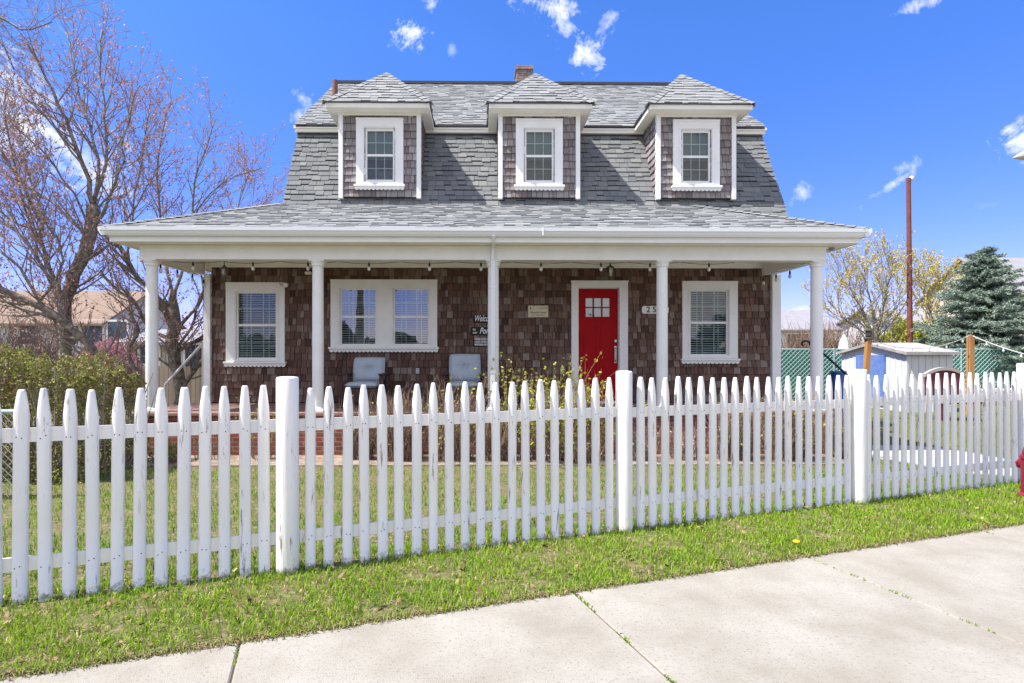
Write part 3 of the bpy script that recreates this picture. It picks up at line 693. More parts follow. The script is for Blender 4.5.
# ------------------------------------------------------------------ picket fence
fence = thing('picket_fence', 'white picket fence with half round pickets and round posts along the sidewalk', 'fence', (fA.x, fA.y, 0))
fang = math.atan2(fd.y, fd.x)
def on_fence(px):                       # distance along the fence for an image column
    py = 605.5 - .120*px; return (atG(px, py) - fA).dot(fd)
def picket(s, w, top, rnd, kind):
    base = fA + fd*s; d = w*.36; n = 8; lean = rnd.uniform(-.008, .008); rot = rnd.uniform(-.06, .06)
    f1 = Vector((math.cos(fang+rot), math.sin(fang+rot), 0)); n1 = Vector((f1.y, -f1.x, 0))
    sh, tipw = (.165, .50) if kind == 'wide' else (.19, .46)
    sh *= rnd.uniform(.85, 1.15); tipw *= rnd.uniform(.85, 1.12)
    lv = [(-.01+rnd.uniform(0, .012), 1, 1), (.5, 1, 1), (top-sh, 1, 1)]
    for t in (.2, .4, .6, .8, .94, 1.0):
        ww = 1-(1-tipw)*(t**(1.15 if kind == 'wide' else 1.7)); 
        if t > .9: ww *= .97 if t < 1 else .78
        lv.append((top-sh+sh*t, ww, 1-.45*t*t))
    mb = MB(); vs = []
    for z, ww, dd in lv:
        for j in range(n+1):
            a = math.pi*j/n
            c = math.cos(a); q = math.sin(a)
            vs.append(base + f1*(-c*w/2*ww + lean*z) + n1*(q**.8*d*dd if q > 0 else 0) + Vector((0, 0, z)))
        vs.append(base + f1*(w/2*ww + lean*z) - n1*.006 + Vector((0, 0, z))); vs.append(base + f1*(-w/2*ww + lean*z) - n1*.006 + Vector((0, 0, z)))
    m = n+3; k = len(lv)
    mb.add(vs, [(i*m+j, i*m+(j+1) % m, (i+1)*m+(j+1) % m, (i+1)*m+j) for i in range(k-1) for j in range(m)] + [tuple(range((k-1)*m, k*m)), tuple(range(m))])
    for zr in (.225, 1.0):
        for dx in (-.013, .013):
            if rnd.random() < .12: continue
            cx = dx + rnd.uniform(-.005, .005); cz = zr + rnd.uniform(-.012, .012); dep = d*math.sqrt(max(0, 1-(cx/(w/2))**2))**.8 + .0015
            c = base + f1*(cx+lean*cz) + n1*dep + Vector((0, 0, cz)); r = .004
            mb.add([c + f1*r*math.cos(t) + Vector((0, 0, r*math.sin(t))) + n1*(.0005) for t in np.linspace(0, 2*math.pi, 7)[:-1]], [tuple(range(6))], 1)
    ob = mb.build('picket', [fencew, nail], fence)
    # smooth the long rounded faces only
    fl = [(min(i % m, m-1) < n) for i in range((k-1)*m)] + [False]*(len(ob.data.polygons)-(k-1)*m)
    ob.data.polygons.foreach_set('use_smooth', fl)
rnd = random.Random(5)
secs = [(-31.5, 265, 14, .075, 'wide', 1.288, 1.292), (309.8, 609.3, 20, .071, 'n', 1.272, 1.305), (640, 847.2, 20, .073, 'n', 1.305, 1.292), (867.7, 1014.3, 19, .071, 'n', 1.292, 1.305)]
for (a, b, n, w, kind, t0, t1) in secs:
    s0_, s1_ = on_fence(a), on_fence(b)
    for i in range(n):
        t = i/(n-1); picket(s0_+(s1_-s0_)*t + rnd.uniform(-.004, .004), w*rnd.uniform(.95, 1.05), t0+(t1-t0)*t + rnd.uniform(-.008, .008), rnd, kind)
posts = [(287.5, .076, 1.347), (623.3, .070, 1.362), (857, .078, 1.353), (1025, .085, 1.40)]
for px, r, h in posts:
    s_ = on_fence(px); c = fA + fd*s_ + fn*.012; mb = MB(); pr = [(r*1.03, -.05), (r*1.02, .05), (r, .4), (r*.99, .9), (r*.985, h-.012), (r*.93, h), (r*.5, h+.004)]
    mb.lathe((c.x, c.y, 0), pr, 24); ob = mb.build('post', fencew, fence, smooth=True)
ends = [(-70, 287.5), (287.5, 623.3), (623.3, 857), (857, 1025)]
for a, b in ends:
    for zr in (.235, 1.012):
        s0_, s1_ = on_fence(a)+.07, on_fence(b)-.07; back = -fn*.028
        mb = MB(); pts = []
        n = 2; prf = [(0, -.043), (.012, -.043), (.03, -.03), (.034, 0), (.03, .03), (.012, .043), (0, .043)]
        A = fA + fd*s0_ + Vector((0,0,zr+rnd.uniform(-.006,.006))); B = fA + fd*s1_ + Vector((0,0,zr+rnd.uniform(-.006,.006)))
        vs = [];  
        for P_, sc in ((A-fd*.045, .3), (A, 1), (B, 1), (B+fd*.045, .3)):
            for q, z in prf: vs.append(P_ - fn*(.007+q*sc) + Vector((0, 0, z*sc)))
        m = len(prf); mb.add(vs, [(i*m+j, i*m+(j+1) % m, (i+1)*m+(j+1) % m, (i+1)*m+j) for i in range(3) for j in range(m)] + [tuple(range(m)), tuple(range(3*m, 4*m))])
        mb.build('rail', fencew, fence)

# ------------------------------------------------------------------ porch things
def text_mesh(body, size, x, y, z, m, parent, shear=0, align='LEFT', name='lettering', ext=.0015, bold=0, xs=1, spc=1):
    cu = bpy.data.curves.new(name, 'FONT'); cu.body = body; cu.size = size; cu.extrude = ext; cu.shear = shear; cu.align_x = align; cu.offset = bold; cu.align_y = 'CENTER'; cu.space_character = spc
    to = bpy.data.objects.new('tmp_text', cu); C.objects.link(to); bpy.context.view_layer.update()
    me = bpy.data.meshes.new_from_object(to.evaluated_get(bpy.context.evaluated_depsgraph_get()))
    bpy.data.objects.remove(to); me.name = name
    o = bpy.data.objects.new(name, me); C.objects.link(o); me.materials.clear(); me.materials.append(m)
    off = worldloc(parent)
    for v in me.vertices:
        a, b, c = v.co; v.co = (x + a*xs - off.x, y - c - off.y, z + b - off.z)
    o.parent = parent; return o
sgnblk = mat('black_sign_paint', (.012, .012, .014), .6); ink = mat('black_ink', (.02, .02, .02), .6); chalk = mat('white_lettering', (.8, .8, .8), .6)
YS = YW - .042
def board(px0, py0, px1, py1, name, label, m, bevel=.004, group=None):
    r = rectY(px0, py0, px1, py1, YS); t = thing(name, label, 'sign', (r[0], YS, r[2]), group)
    mb = MB(); mb.box(r[0], r[1], YS-.012, YS+.01, r[2], r[3], bev=bevel); mb.build('board', m, t); return t, r
t, r = board(473.3, 315.2, 497.5, 322.6, 'wall_sign', 'black wooden sign reading Welcome, topmost of three beside the middle column', sgnblk)
text_mesh('Welcome', .165, r[0]+.015, YS-.013, (r[2]+r[3])/2+.005, chalk, t, .35, bold=.003, xs=.62)
t, r = board(470.8, 327.0, 497.5, 335.0, 'wall_sign', 'black wooden sign reading to our Porch, middle one of three beside the middle column', sgnblk)
text_mesh('to\nour', .062, r[0]+.04, YS-.013, (r[2]+r[3])/2+.0, chalk, t, 0, bold=.002); text_mesh('Porch', .165, r[0]+.17, YS-.013, (r[2]+r[3])/2, chalk, t, .35, bold=.003, xs=.68)
t, r = board(473.6, 338.2, 497.5, 346.0, 'wall_sign', 'black wooden sign with three lines of small capitals, lowest beside the middle column', sgnblk)
text_mesh('WHERE GOOD FRIENDS\nLAUGH OFTEN AND\nMEMORIES ARE MADE', .052, r[0]+.02, YS-.013, (r[2]+r[3])/2+.002, chalk, t, 0, bold=.002, xs=.66)
t, r = board(528, 305.6, 548.2, 317.3, 'wall_plaque', 'small cream plaque with dark text on the shingles left of the red door', mat('cream_plaque', (.62, .56, .38), .5))
mb = MB(); mb.lathe((0, 0, 0), [(.02, 0)], 4); 
mb = MB(); mb.prism([(r[0]+.05+.014*math.cos(a), YS-.0125, r[3]-.055+.018*math.sin(a)) for a in np.linspace(0, 2*math.pi, 7)[:-1]], (0, -.002, 0)); mb.build('emblem', ink, t)
text_mesh('circa 1900', .034, r[1]-.02, YS-.013, r[3]-.05, ink, t, 0, 'RIGHT'); text_mesh('Historical House', .045, (r[0]+r[1])/2, YS-.013, (r[2]+r[3])/2-.02, ink, t, 0, 'CENTER', bold=.0005)
text_mesh('Town Village District', .030, (r[0]+r[1])/2, YS-.013, r[2]+.045, ink, t, 0, 'CENTER')
# number plate
r = rectY(641.8, 306, 668.5, 313.7, YS); t = thing('number_plate', 'white house number plate reading 25 beside the fourth porch column', 'sign', (r[0], YS, r[2]))
mb = MB(); zc_ = (r[2]+r[3])/2; hh = (r[3]-r[2])/2; pts = [(r[0]+.03, YS, r[2]), (r[1]-.03, YS, r[2]), (r[1], YS, zc_-hh*.6), (r[1], YS, zc_+hh*.6), (r[1]-.03, YS, r[3]), (r[0]+.03, YS, r[3]), (r[0], YS, zc_+hh*.6), (r[0], YS, zc_-hh*.6)]
mb.prism(pts, (0, -.014, 0)); mb.build('plate', trim, t); text_mesh('25', .16, atY(646, 310, YS).x, YS-.016, zc_, ink, t, 0, bold=.002, spc=1.5)
for o in t.children:
    if o.name.startswith('lettering'):
        for v in o.data.vertices: pass

# wall outlet
p_ = atY(417.7, 371, YS); t = MB(); t.box(p_.x-.035, p_.x+.035, YS-.03, YS+.02, p_.z-.055, p_.z+.055, bev=.006); t.box(p_.x-.02, p_.x+.02, YS-.04, YS-.031, p_.z-.04, p_.z+.03, bev=.004)
tag(t.build('wall_outlet', mat('grey_plastic', (.5, .5, .5), .5)), 'small grey outdoor outlet cover on the shingles between the two porch chairs', 'outlet')

# lanterns hanging from the porch ceiling
lm = mat('green_bronze_metal', (.10, .11, .06), .5); lg = glass_mat('lantern_glass', .25, (.8, .82, .7)); bulbm = mat('frosted_bulb', (.8, .78, .7), .3)
def lantern(px, py, label, Y=10.2):
    p = atY(px, py, Y); t = thing('porch_lantern', label, 'lantern', (p.x, p.y, p.z), 'lanterns under the porch ceiling')
    zt_ = 3.30; mb = MB(); mb.tube([(p.x, p.y, zt_), (p.x, p.y, p.z+.10)], .008, 6); mb.lathe((p.x, p.y, zt_-.02), [(.05, 0), (.055, .018)], 12)
    mb.lathe((p.x, p.y, p.z), [(.015, .125), (.02, .10), (.05, .085), (.085, .05), (.088, .042)], 6)
    mb.lathe((p.x, p.y, p.z), [(.012, -.15), (.03, -.135), (.05, -.12), (.052, -.11)], 6)
    for j in range(6):
        a = 2*math.pi*j/6; mb.tube([(p.x+.08*math.cos(a), p.y+.08*math.sin(a), p.z+.045), (p.x+.05*math.cos(a), p.y+.05*math.sin(a), p.z-.115)], .005, 4)
    mb.build('lantern_frame', lm, t)
    mb = MB(); mb.lathe((p.x, p.y, p.z), [(.047, -.11), (.076, .042)], 6); mb.build('lantern_glass', lg, t)
    mb = MB(); mb.lathe((p.x, p.y, p.z), [(.008, .04), (.012, .01), (.028, -.03), (.02, -.06), (.004, -.07)], 10); mb.build('bulb', bulbm, t, smooth=True)
lantern(224.3, 271.5, 'greenish metal lantern at the left end of the porch above the left window')
lantern(610.3, 270.5, 'greenish metal lantern hanging above the red front door')

# string lights: sagging cord under the beam with bulbs
cordm = mat('black_cord', (.015, .015, .015), .6)
bulbg = mat('pale_bulb_glass', (.62, .60, .55), .15, spec=.6)
def cord_lights(pts, name, label, bulbs, drop=.045, sc=1.0, grp=None):
    """pts: fixing points; bulbs: positions of sockets"""
    t = thing(name, label, 'string lights', pts[0], grp); mb = MB()
    for a, b in zip(pts[:-1], pts[1:]):
        a = Vector(a); b = Vector(b); sg = drop*(b-a).length/1.2
        mb.tube([a.lerp(b, i/8) - Vector((0, 0, sg*4*(i/8)*(1-i/8))) for i in range(9)], .004*sc, 5)
    mb.build('cord', cordm, t)
    for q in bulbs:
        q = Vector(q); mb = MB(); mb.lathe(q, [(.005*sc, .02*sc), (.015*sc, 0), (.018*sc, -.045*sc), (.016*sc, -.05*sc)], 8); sk = mb.build('socket', cordm, t)
        mb = MB(); mb.lathe(q - Vector((0, 0, .05*sc)), [(.013*sc, 0), (.022*sc, -.02*sc), (.029*sc, -.045*sc), (.022*sc, -.068*sc), (.006*sc, -.078*sc)], 10); mb.build('bulb', bulbg, sk, smooth=True)
    return t
YC = 9.12
bp = [193, 253, 308, 369, 429.5, 481, 541, 601, 650, 709]
pts = [atY(px, 262, YC) for px in (172, 222, 280, 338, 400, 456, 512, 570, 626, 680, 735)]
for q in pts: q.z = 3.075
bl = []
for k, px in enumerate(bp):
    q = atY(px, 262, YC); q.z = 3.045; bl.append(q)
cord_lights(pts, 'string_lights', 'string of bulbs on a black cord along the porch ceiling', bl)
L1 = [Vector((-5.36, 9.1, 3.06)), Vector((-5.36, 9.6, 3.05)), Vector((-5.36, 10.1, 3.05)), Vector((-5.36, 10.5, 3.0)), Vector((-5.36, 10.48, 2.0))]
cord_lights(L1, 'string_lights', 'string of bulbs along the left side beam of the porch', [q - Vector((0, 0, .06)) for q in L1[:4]])
R1 = [Vector((5.50, 9.1, 3.06)), Vector((5.50, 9.55, 3.05)), Vector((5.50, 10.0, 3.05)), Vector((5.50, 10.45, 3.05))]
cord_lights(R1, 'string_lights', 'string of bulbs along the right side beam of the porch', [q - Vector((0, 0, .06)) for q in R1[1:]])

# cameras / floodlight
plast = mat('white_plastic', (.75, .75, .73), .4)
p_ = atY(284, 285, YW-.06); t = thing('security_light', 'small white security light on the casing of the left ground floor window', 'security light', p_)
mb = MB(); mb.tube([p_+Vector((0, .03, 0)), p_-Vector((0, .03, 0))], .045, 12); mb.build('base', plast, t)
for dx in (-.07, .075):
    mb = MB(); c = p_+Vector((dx, -.07, .0)); mb.tube([p_-Vector((0, .02, 0)), c], .012, 6); mb.tube([c+Vector((0, .03, .01)), c-Vector((0, .05, .02))], [.03, .042], 12); mb.build('lamp_head', plast, t)
p_ = atY(826, 250, 8.95); t = thing('security_camera', 'tiny grey camera sticking out from the right end of the porch beam', 'camera', p_)
mb = MB(); mb.tube([p_, p_+Vector((.08, 0, .01))], .01, 6); mb.build('arm', mat('grey_metal', (.3,.3,.32), .4), t)
mb = MB(); mb.tube([p_+Vector((.07, .02, .01)), p_+Vector((.11, -.05, .01))], .028, 10); mb.build('camera_body', mat('grey_metal', (.3,.3,.32), .4), t)
p_ = atY(308, 272.5, YW-.1); t = thing('motion_sensor', 'small beige box on the shingles left of the second porch column', 'sensor', p_)
mb = MB(); mb.box(p_.x-.06, p_.x+.06, YW-.12, YW-.01, p_.z-.035, p_.z+.02, bev=.01); mb.build('housing', cream, t)

# porch chairs with cushions
cush = mat('grey_blue_cushion_fabric', (.46, .52, .60), .9, var=(.40, .46, .54), vscale=30, bump=.3, bscale=200)
wic = mat('dark_brown_painted_wood', (.065, .028, .025), .6)
def pillow(mb, c, w, h, th, ux, uy, un, tuft=True, n=14):
    vs = []; 
    for sgn in (1, -1):
        for j in range(n+1):
            for i in range(n+1):
                u = i/n*2-1; v = j/n*2-1
                e = (max(0, 1-abs(u)**5)*max(0, 1-abs(v)**5))**.45
                hh_ = th/2*e
                if tuft: hh_ *= 1 - .95*math.exp(-((u)**2+(v)**2)*18) - .40*math.exp(-(v**2)*60)*(1-abs(u))
                # rounded corner outline
                s_ = 1 - .04*(abs(u)*abs(v))**3
                vs.append(Vector(c) + ux*(u*w/2*s_) + uy*(v*h/2*s_) + un*(sgn*hh_))
    m = (n+1)**2; I = lambda i, j, s: s*m + j*(n+1) + i
    fs = [(I(i,j,0), I(i+1,j,0), I(i+1,j+1,0), I(i,j+1,0)) for i in range(n) for j in range(n)] + [(I(i,j,1), I(i,j+1,1), I(i+1,j+1,1), I(i+1,j,1)) for i in range(n) for j in range(n)]
    mb.add(vs, fs)
def chair(px, label, py_top=358, sc=1.0):
    Y = 10.15; p = atY(px, 380, Y); X = p.x; t = thing('porch_chair', label, 'chair', (X, Y-.2, DK), 'cushioned chairs on the porch')
    tilt = math.radians(14); bu = Vector((0, math.sin(tilt), math.cos(tilt))); bnn = Vector((0, -math.cos(tilt), math.sin(tilt)))
    zs_ = DK+.40; w = .60; top = atY(px, py_top, Y).z
    for sx in (-1, 1):
        mb = MB(); mb.box(X+sx*.36-.035, X+sx*.36+.035, Y-.62, Y-.55, DK, DK+.58); mb.build('leg', wic, t)
        mb = MB(); mb.box(X+sx*.36-.035, X+sx*.36+.035, Y+.02, Y+.09, DK, DK+.60); mb.build('leg', wic, t)
        mb = MB(); mb.box(X+sx*.37-.06, X+sx*.37+.06, Y-.66, Y+.16, DK+.581, DK+.61, bev=.01); mb.build('armrest', wic, t)
    mb = MB(); mb.box(X-.33, X+.33, Y-.60, Y+.06, zs_-.12, zs_-.06); mb.box(X-.325, X+.325, Y-.60, Y-.57, zs_-.30, zs_-.121); mb.build('seat', wic, t)
    b0 = Vector((X, Y+.05, zs_-.06)); ln = (top - zs_)/math.cos(tilt) - .02
    mb = MB()
    for k in range(5):
        xx = X-.27+k*.135; mb.prism([(xx-.055, b0.y+.07, b0.z), (xx+.055, b0.y+.07, b0.z), (xx+.055, b0.y+.07+ln*bu.y, b0.z+ln*bu.z), (xx-.055, b0.y+.07+ln*bu.y, b0.z+ln*bu.z)], (0, .02, 0))
    mb.build('backrest', wic, t)
    mb = MB(); pillow(mb, (X, Y-.30, zs_+.0), w+.02, .62, .12, Vector((1,0,0)), Vector((0,1,0)), Vector((0,0,1)), False); mb.build('seat_cushion', cush, t, smooth=True)
    L_ = (top-zs_-.03)/math.cos(tilt); mb = MB(); pillow(mb, b0 + bu*(L_/2+.09) + bnn*.03, w, L_, .17, Vector((1,0,0)), bu, bnn); mb.build('back_cushion', cush, t, smooth=True)
chair(368, 'dark porch chair with tufted grey blue cushion under the double window', 357.5)
chair(464.7, 'dark porch chair with tufted grey blue cushion next to the black signs', 354)

# ------------------------------------------------------------------ side things of the porch
def rail_thing(name, label, cat, pts, r, m, n=8, parts=None):
    t = thing(name, label, cat, pts[0]); mb = MB(); mb.tube(pts, r, n); mb.build('handrail', m, t)
    for q in parts or []:
        mb = MB(); mb.tube(q, r*.9, n); mb.build('post', m, t)
    return t
a = atY(824, 354, 11.6); b = atY(847, 375, 11.6); c0 = atY(812, 346, 11.6)
curl = [c0 + Vector((.09*math.cos(t)-.13, 0, .05+.06*math.sin(t))) for t in np.linspace(3.9, -.3, 9)]
rail_thing('stair_railing', 'black metal stair railing with a curled end at the right side of the porch', 'railing', curl + [c0, a, b, b+Vector((.05, 0, -.1))], .022, black, 8, [[c0, Vector((c0.x, c0.y, G))], [b, Vector((b.x, b.y, G))]])
a = atY(165, 385, 12.2); b = atY(203, 343, 12.2)
rail_thing('handrail', 'white metal handrail sloping up behind the left porch corner', 'railing', [a, b], .03, trim, 8, [[a, Vector((a.x, a.y, G))], [b, Vector((b.x, b.y, G))]])

# ------------------------------------------------------------------ trees
def rot_dir(d, ang, az):
    d = d.normalized(); o = d.orthogonal().normalized(); w = d.cross(o)
    return (d*math.cos(ang) + (o*math.cos(az) + w*math.sin(az))*math.sin(ang)).normalized()
def path(rnd, p, d, ln, n, wig, up):
    pts = [Vector(p)]; d = Vector(d).normalized(); st = ln/n
    for i in range(n):
        d = (d + Vector((rnd.gauss(0, wig), rnd.gauss(0, wig), rnd.gauss(0, wig)+up))).normalized(); pts.append(pts[-1] + d*st)
    return pts
def branch_out(rnd, pts, r0, r1, lvl, cfg, tubes, tips):
    k = len(pts); radii = [r0 + (r1-r0)*(i/(k-1))**.8 for i in range(k)]
    tubes.append((lvl, pts, radii))
    if lvl >= cfg['levels']:
        tips.append(pts); return
    Ls = [(pts[i+1]-pts[i]).length for i in range(k-1)]; tot = sum(Ls)
    n = max(2, int(tot*cfg['dens'][lvl]))
    for j in range(n):
        t = cfg.get('start', .25) + (1-cfg.get('start', .25))*(j+rnd.random()*.8)/n; t = min(t, .99) if lvl else max(t, cfg.get('start0', .3))
        t = min(t, .99)
        s_ = t*tot; i = 0
        while i < k-2 and s_ > Ls[i]: s_ -= Ls[i]; i += 1
        p = pts[i].lerp(pts[i+1], min(1, s_/Ls[i])); d = (pts[i+1]-pts[i]).normalized()
        a = math.radians(rnd.uniform(*cfg['ang'])); nd = rot_dir(d, a, rnd.uniform(0, 2*math.pi))
        ln = cfg['len'][lvl]*rnd.uniform(.6, 1.3)*(1-.35*t)
        rr = (r0 + (r1-r0)*t)*.55; rr = min(rr, cfg['rmax'][lvl]); re = max(rr*.3, cfg['rmin'])
        q = path(rnd, p, nd, ln, cfg['seg'][lvl], cfg['wig'], cfg['up'])
        branch_out(rnd, q, rr, re, lvl+1, cfg, tubes, tips)
def bare_tree(name, label, base, limbs, cfg, seed, budn=2, budsz=.048, budm=None, group=None, bk=(None, None), buds=True, budname='buds'):
    """limbs: list of (points, r0, r1) hand-laid main stems; smaller branches grow from them"""
    rnd = random.Random(seed); rng = np.random.default_rng(seed); t = thing(name, label, 'tree', base, group); tubes = []; tips = []
    for pts, r0, r1 in limbs:
        # smooth the hand-laid line
        P = [Vector(p) for p in pts]; Q = []
        for i in range(len(P)-1):
            p0 = P[max(i-1, 0)]; p1 = P[i]; p2 = P[i+1]; p3 = P[min(i+2, len(P)-1)]
            for s_ in (0, .33, .67):
                Q.append(.5*((2*p1) + (p2-p0)*s_ + (2*p0-5*p1+4*p2-p3)*s_**2 + (-p0+3*p1-3*p2+p3)*s_**3) + Vector((rnd.gauss(0, .02), rnd.gauss(0, .02), 0)))
        Q.append(P[-1]); branch_out(rnd, Q, r0, r1, 0, cfg, tubes, tips)
    m1, m2 = MB(), MB()
    for lvl, p, r in tubes:
        if lvl == 0: m1.tube(p, r, 8)
        else: m2.tube(p, r, 5 if lvl == 1 else 3, caps=False)
    m1.build('trunk', bk[0] or bark, t, smooth=True); m2.build('crown', bk[1] or bark2, t, smooth=True)
    if buds:
        cen = []
        for p in tips:
            for i in range(1, len(p)):
                for _ in range(budn): 
                    q = p[i-1].lerp(p[i], rnd.random()); cen.append((q.x+rnd.gauss(0, .012), q.y+rnd.gauss(0, .012), q.z+rnd.gauss(0, .012)))
        if cen: polys_mesh(budname, leaves(np.array(cen), budsz, rng, .7), budm or bud, t)
    return t
cfgC = dict(levels=3, dens=[5.2, 4.4, 5.0], len=[1.25, .72, .34], ang=(22, 55), rmax=[.030, .010, .0055], rmin=.003, seg=[5, 4, 3], wig=.10, up=.10, start=.2, start0=.25)
def limb(pxs, Y0, Y1, r0, r1):
    n = len(pxs); r0 *= .50; return ([atY(a, b, Y0+(Y1-Y0)*i/(n-1)) for i, (a, b) in enumerate(pxs)], r0, r1)
Y = 11.5
limbsA = [limb([(60, 432), (64, 350), (66, 300), (82, 262), (90, 232), (93, 205)], Y, Y, .21, .13),
          limb([(93, 205), (84, 165), (66, 120), (45, 78), (26, 40)], Y, 10.8, .11, .015),
          limb([(93, 205), (98, 160), (84, 110), (74, 70), (66, 32)], Y, 12.2, .08, .012),
          limb([(93, 205), (106, 165), (104, 120), (100, 75), (102, 30)], Y, 11.5, .08, .012),
          limb([(90, 232), (112, 195), (122, 160), (128, 120), (140, 85)], Y, 11.0, .07, .012),
          limb([(82, 262), (112, 240), (138, 200), (160, 165)], Y, 12.5, .06, .012),
          limb([(66, 300), (50, 270), (40, 225), (20, 180), (-5, 140)], Y, 10.6, .10, .02),
          limb([(64, 310), (40, 262), (15, 230), (-25, 200)], Y, 11.8, .08, .02),
          limb([(50, 270), (30, 230), (12, 150), (6, 90)], 11.2, 11.0, .05, .012),
          limb([(45, 230), (20, 225), (-10, 205)], 11.2, 10.5, .05, .012),
          limb([(88, 240), (55, 205), (22, 185), (-12, 168)], 11.5, 11.8, .06, .015),
          limb([(90, 225), (64, 178), (40, 150), (10, 120)], 11.5, 11.2, .05, .012)]
bare_tree('cherry_tree', 'bare budding tree with an upright forked trunk behind the hedge', (atY(60, 432, Y).x, Y, G), limbsA, cfgC, 7)
limbsB = [limb([(104, 430), (98, 358), (72, 330), (40, 306), (0, 290), (-40, 262)], 10.6, 9.6, .15, .06),
          limb([(55, 318), (38, 300), (20, 268), (0, 250)], 10.2, 9.8, .06, .02), limb([(35, 303), (55, 282), (60, 250), (44, 215), (25, 160)], 10.1, 9.6, .05, .012),
          limb([(70, 328), (56, 290), (30, 250), (8, 215)], 10.3, 10.6, .06, .012), limb([(0, 290), (-20, 240), (-15, 180), (0, 130)], 9.8, 9.4, .05, .012),
          limb([(60, 322), (20, 308), (-30, 300)], 10.3, 10.8, .05, .02)]
bare_tree('cherry_tree', 'bare tree with a thick trunk leaning left over the hedge', (atY(104, 430, 10.6).x, 10.6, G), limbsB, cfgC, 8)
Y = 13.0
limbsC = [limb([(180, 405), (178, 372), (172, 345), (176, 318), (170, 300)], Y, Y, .26, .15),
          limb([(176, 330), (158, 300), (138, 278), (120, 250), (108, 225)], Y, 12.2, .12, .05), limb([(136, 278), (128, 250), (134, 210), (140, 160), (150, 100)], 12.4, 12.6, .06, .012),
          limb([(170, 300), (166, 262), (160, 215), (158, 160), (172, 100)], Y, 13.2, .09, .012),
          limb([(172, 300), (185, 262), (192, 215), (200, 165), (216, 118)], Y, 13.4, .09, .012),
          limb([(176, 330), (198, 306), (216, 270), (232, 226), (250, 170)], Y, 14.5, .09, .012),
          limb([(190, 222), (206, 200), (228, 180), (262, 168)], 13.4, 13.6, .04, .01), limb([(225, 250), (245, 222), (262, 205), (272, 190)], 14.4, 15, .04, .01),
          limb([(174, 340), (150, 330), (134, 300), (118, 292), (100, 270)], Y, 12.5, .10, .03), limb([(178, 350), (198, 340), (212, 336)], Y, 13.8, .10, .05),
          limb([(140, 405), (134, 370), (128, 350), (138, 330), (128, 310)], 12.4, 12.6, .10, .04),
          limb([(180, 345), (195, 318), (202, 290), (200, 262)], Y, 12.8, .07, .02), limb([(178, 395), (196, 368), (216, 345)], Y, 12.8, .09, .06)]
bare_tree('cherry_tree', 'gnarled bare tree with several low limbs seen behind the left porch column', (atY(180, 405, Y).x, Y, G), limbsC, cfgC, 9)
cfgD = dict(levels=3, dens=[3.6, 4.0, 5.0], len=[1.6, .9, .5], ang=(20, 50), rmax=[.03, .012, .006], rmin=.003, seg=[6, 5, 4], wig=.12, up=-.02, start=.2, start0=.3)
Y = 9.5
limbsD = [limb([(-230, 470), (-215, 250), (-190, 60), (-180, -80)], Y, Y, .22, .10), limb([(-190, 60), (-110, -10), (-50, -20), (-10, 8), (22, 30), (52, 22)], Y, 9.0, .09, .008),
          limb([(-195, 90), (-120, 20), (-50, 18), (0, 40), (14, 70)], Y, 9.2, .08, .008), limb([(-190, 30), (-90, -60), (0, -40), (40, -5)], Y, 9.0, .07, .008), limb([(-200, 120), (-120, 60), (-60, 60), (-15, 80)], Y, 9.0, .07, .008)]
bare_tree('street_tree', 'grey bare tree reaching in from the left edge with drooping twig tips', (atY(-230, 470, Y).x, Y, 0), limbsD, cfgD, 10, buds=False)

# yellow-green budding trees at the right
ylf = mat('yellow_green_young_leaf', (.48, .42, .08), .7, isl_cols=[(.70,.60,.10),(.55,.56,.12),(.75,.58,.16),(.62,.48,.14)], trans=.35)
cfgY = dict(levels=3, dens=[4.2, 3.4, 4.0], len=[1.9, 1.1, .6], ang=(20, 45), rmax=[.05, .018, .009], rmin=.005, seg=[5, 4, 3], wig=.08, up=.12, start=.2, start0=.25)
Y = 24
limbsY = [limb([(880, 400), (878, 352), (874, 330)], Y, Y, .20, .14), limb([(874, 335), (862, 310), (850, 288), (846, 268)], Y, Y, .10, .02), limb([(874, 332), (872, 305), (866, 285), (864, 266)], Y, Y+1, .09, .02),
          limb([(876, 335), (884, 305), (888, 285), (892, 268)], Y, Y-1, .09, .02), limb([(876, 338), (896, 318), (906, 300), (912, 285)], Y, Y+1, .09, .02), limb([(874, 340), (854, 325), (838, 312), (828, 300)], Y, Y, .08, .02)]
bare_tree('budding_tree', 'vase shaped tree with sparse yellow green buds, left of the rusty pole', (atY(880, 400, Y).x, Y, G), limbsY, cfgY, 12, budn=4, budsz=.075, budm=ylf, budname='leaves')
Y = 30
limbsZ = [limb([(940, 400), (938, 350), (936, 325)], Y, Y, .2, .14), limb([(936, 328), (926, 300), (920, 282), (918, 268)], Y, Y, .1, .02), limb([(936, 326), (940, 300), (944, 282)], Y, Y, .1, .02), limb([(937, 330), (952, 305), (962, 290)], Y, Y, .1, .02)]
bare_tree('budding_tree', 'yellow green budding tree behind the blue spruce and right of the rusty pole', (atY(940, 400, Y).x, Y, G), limbsZ, cfgY, 13, budn=4, budsz=.10, budm=ylf, budname='leaves')

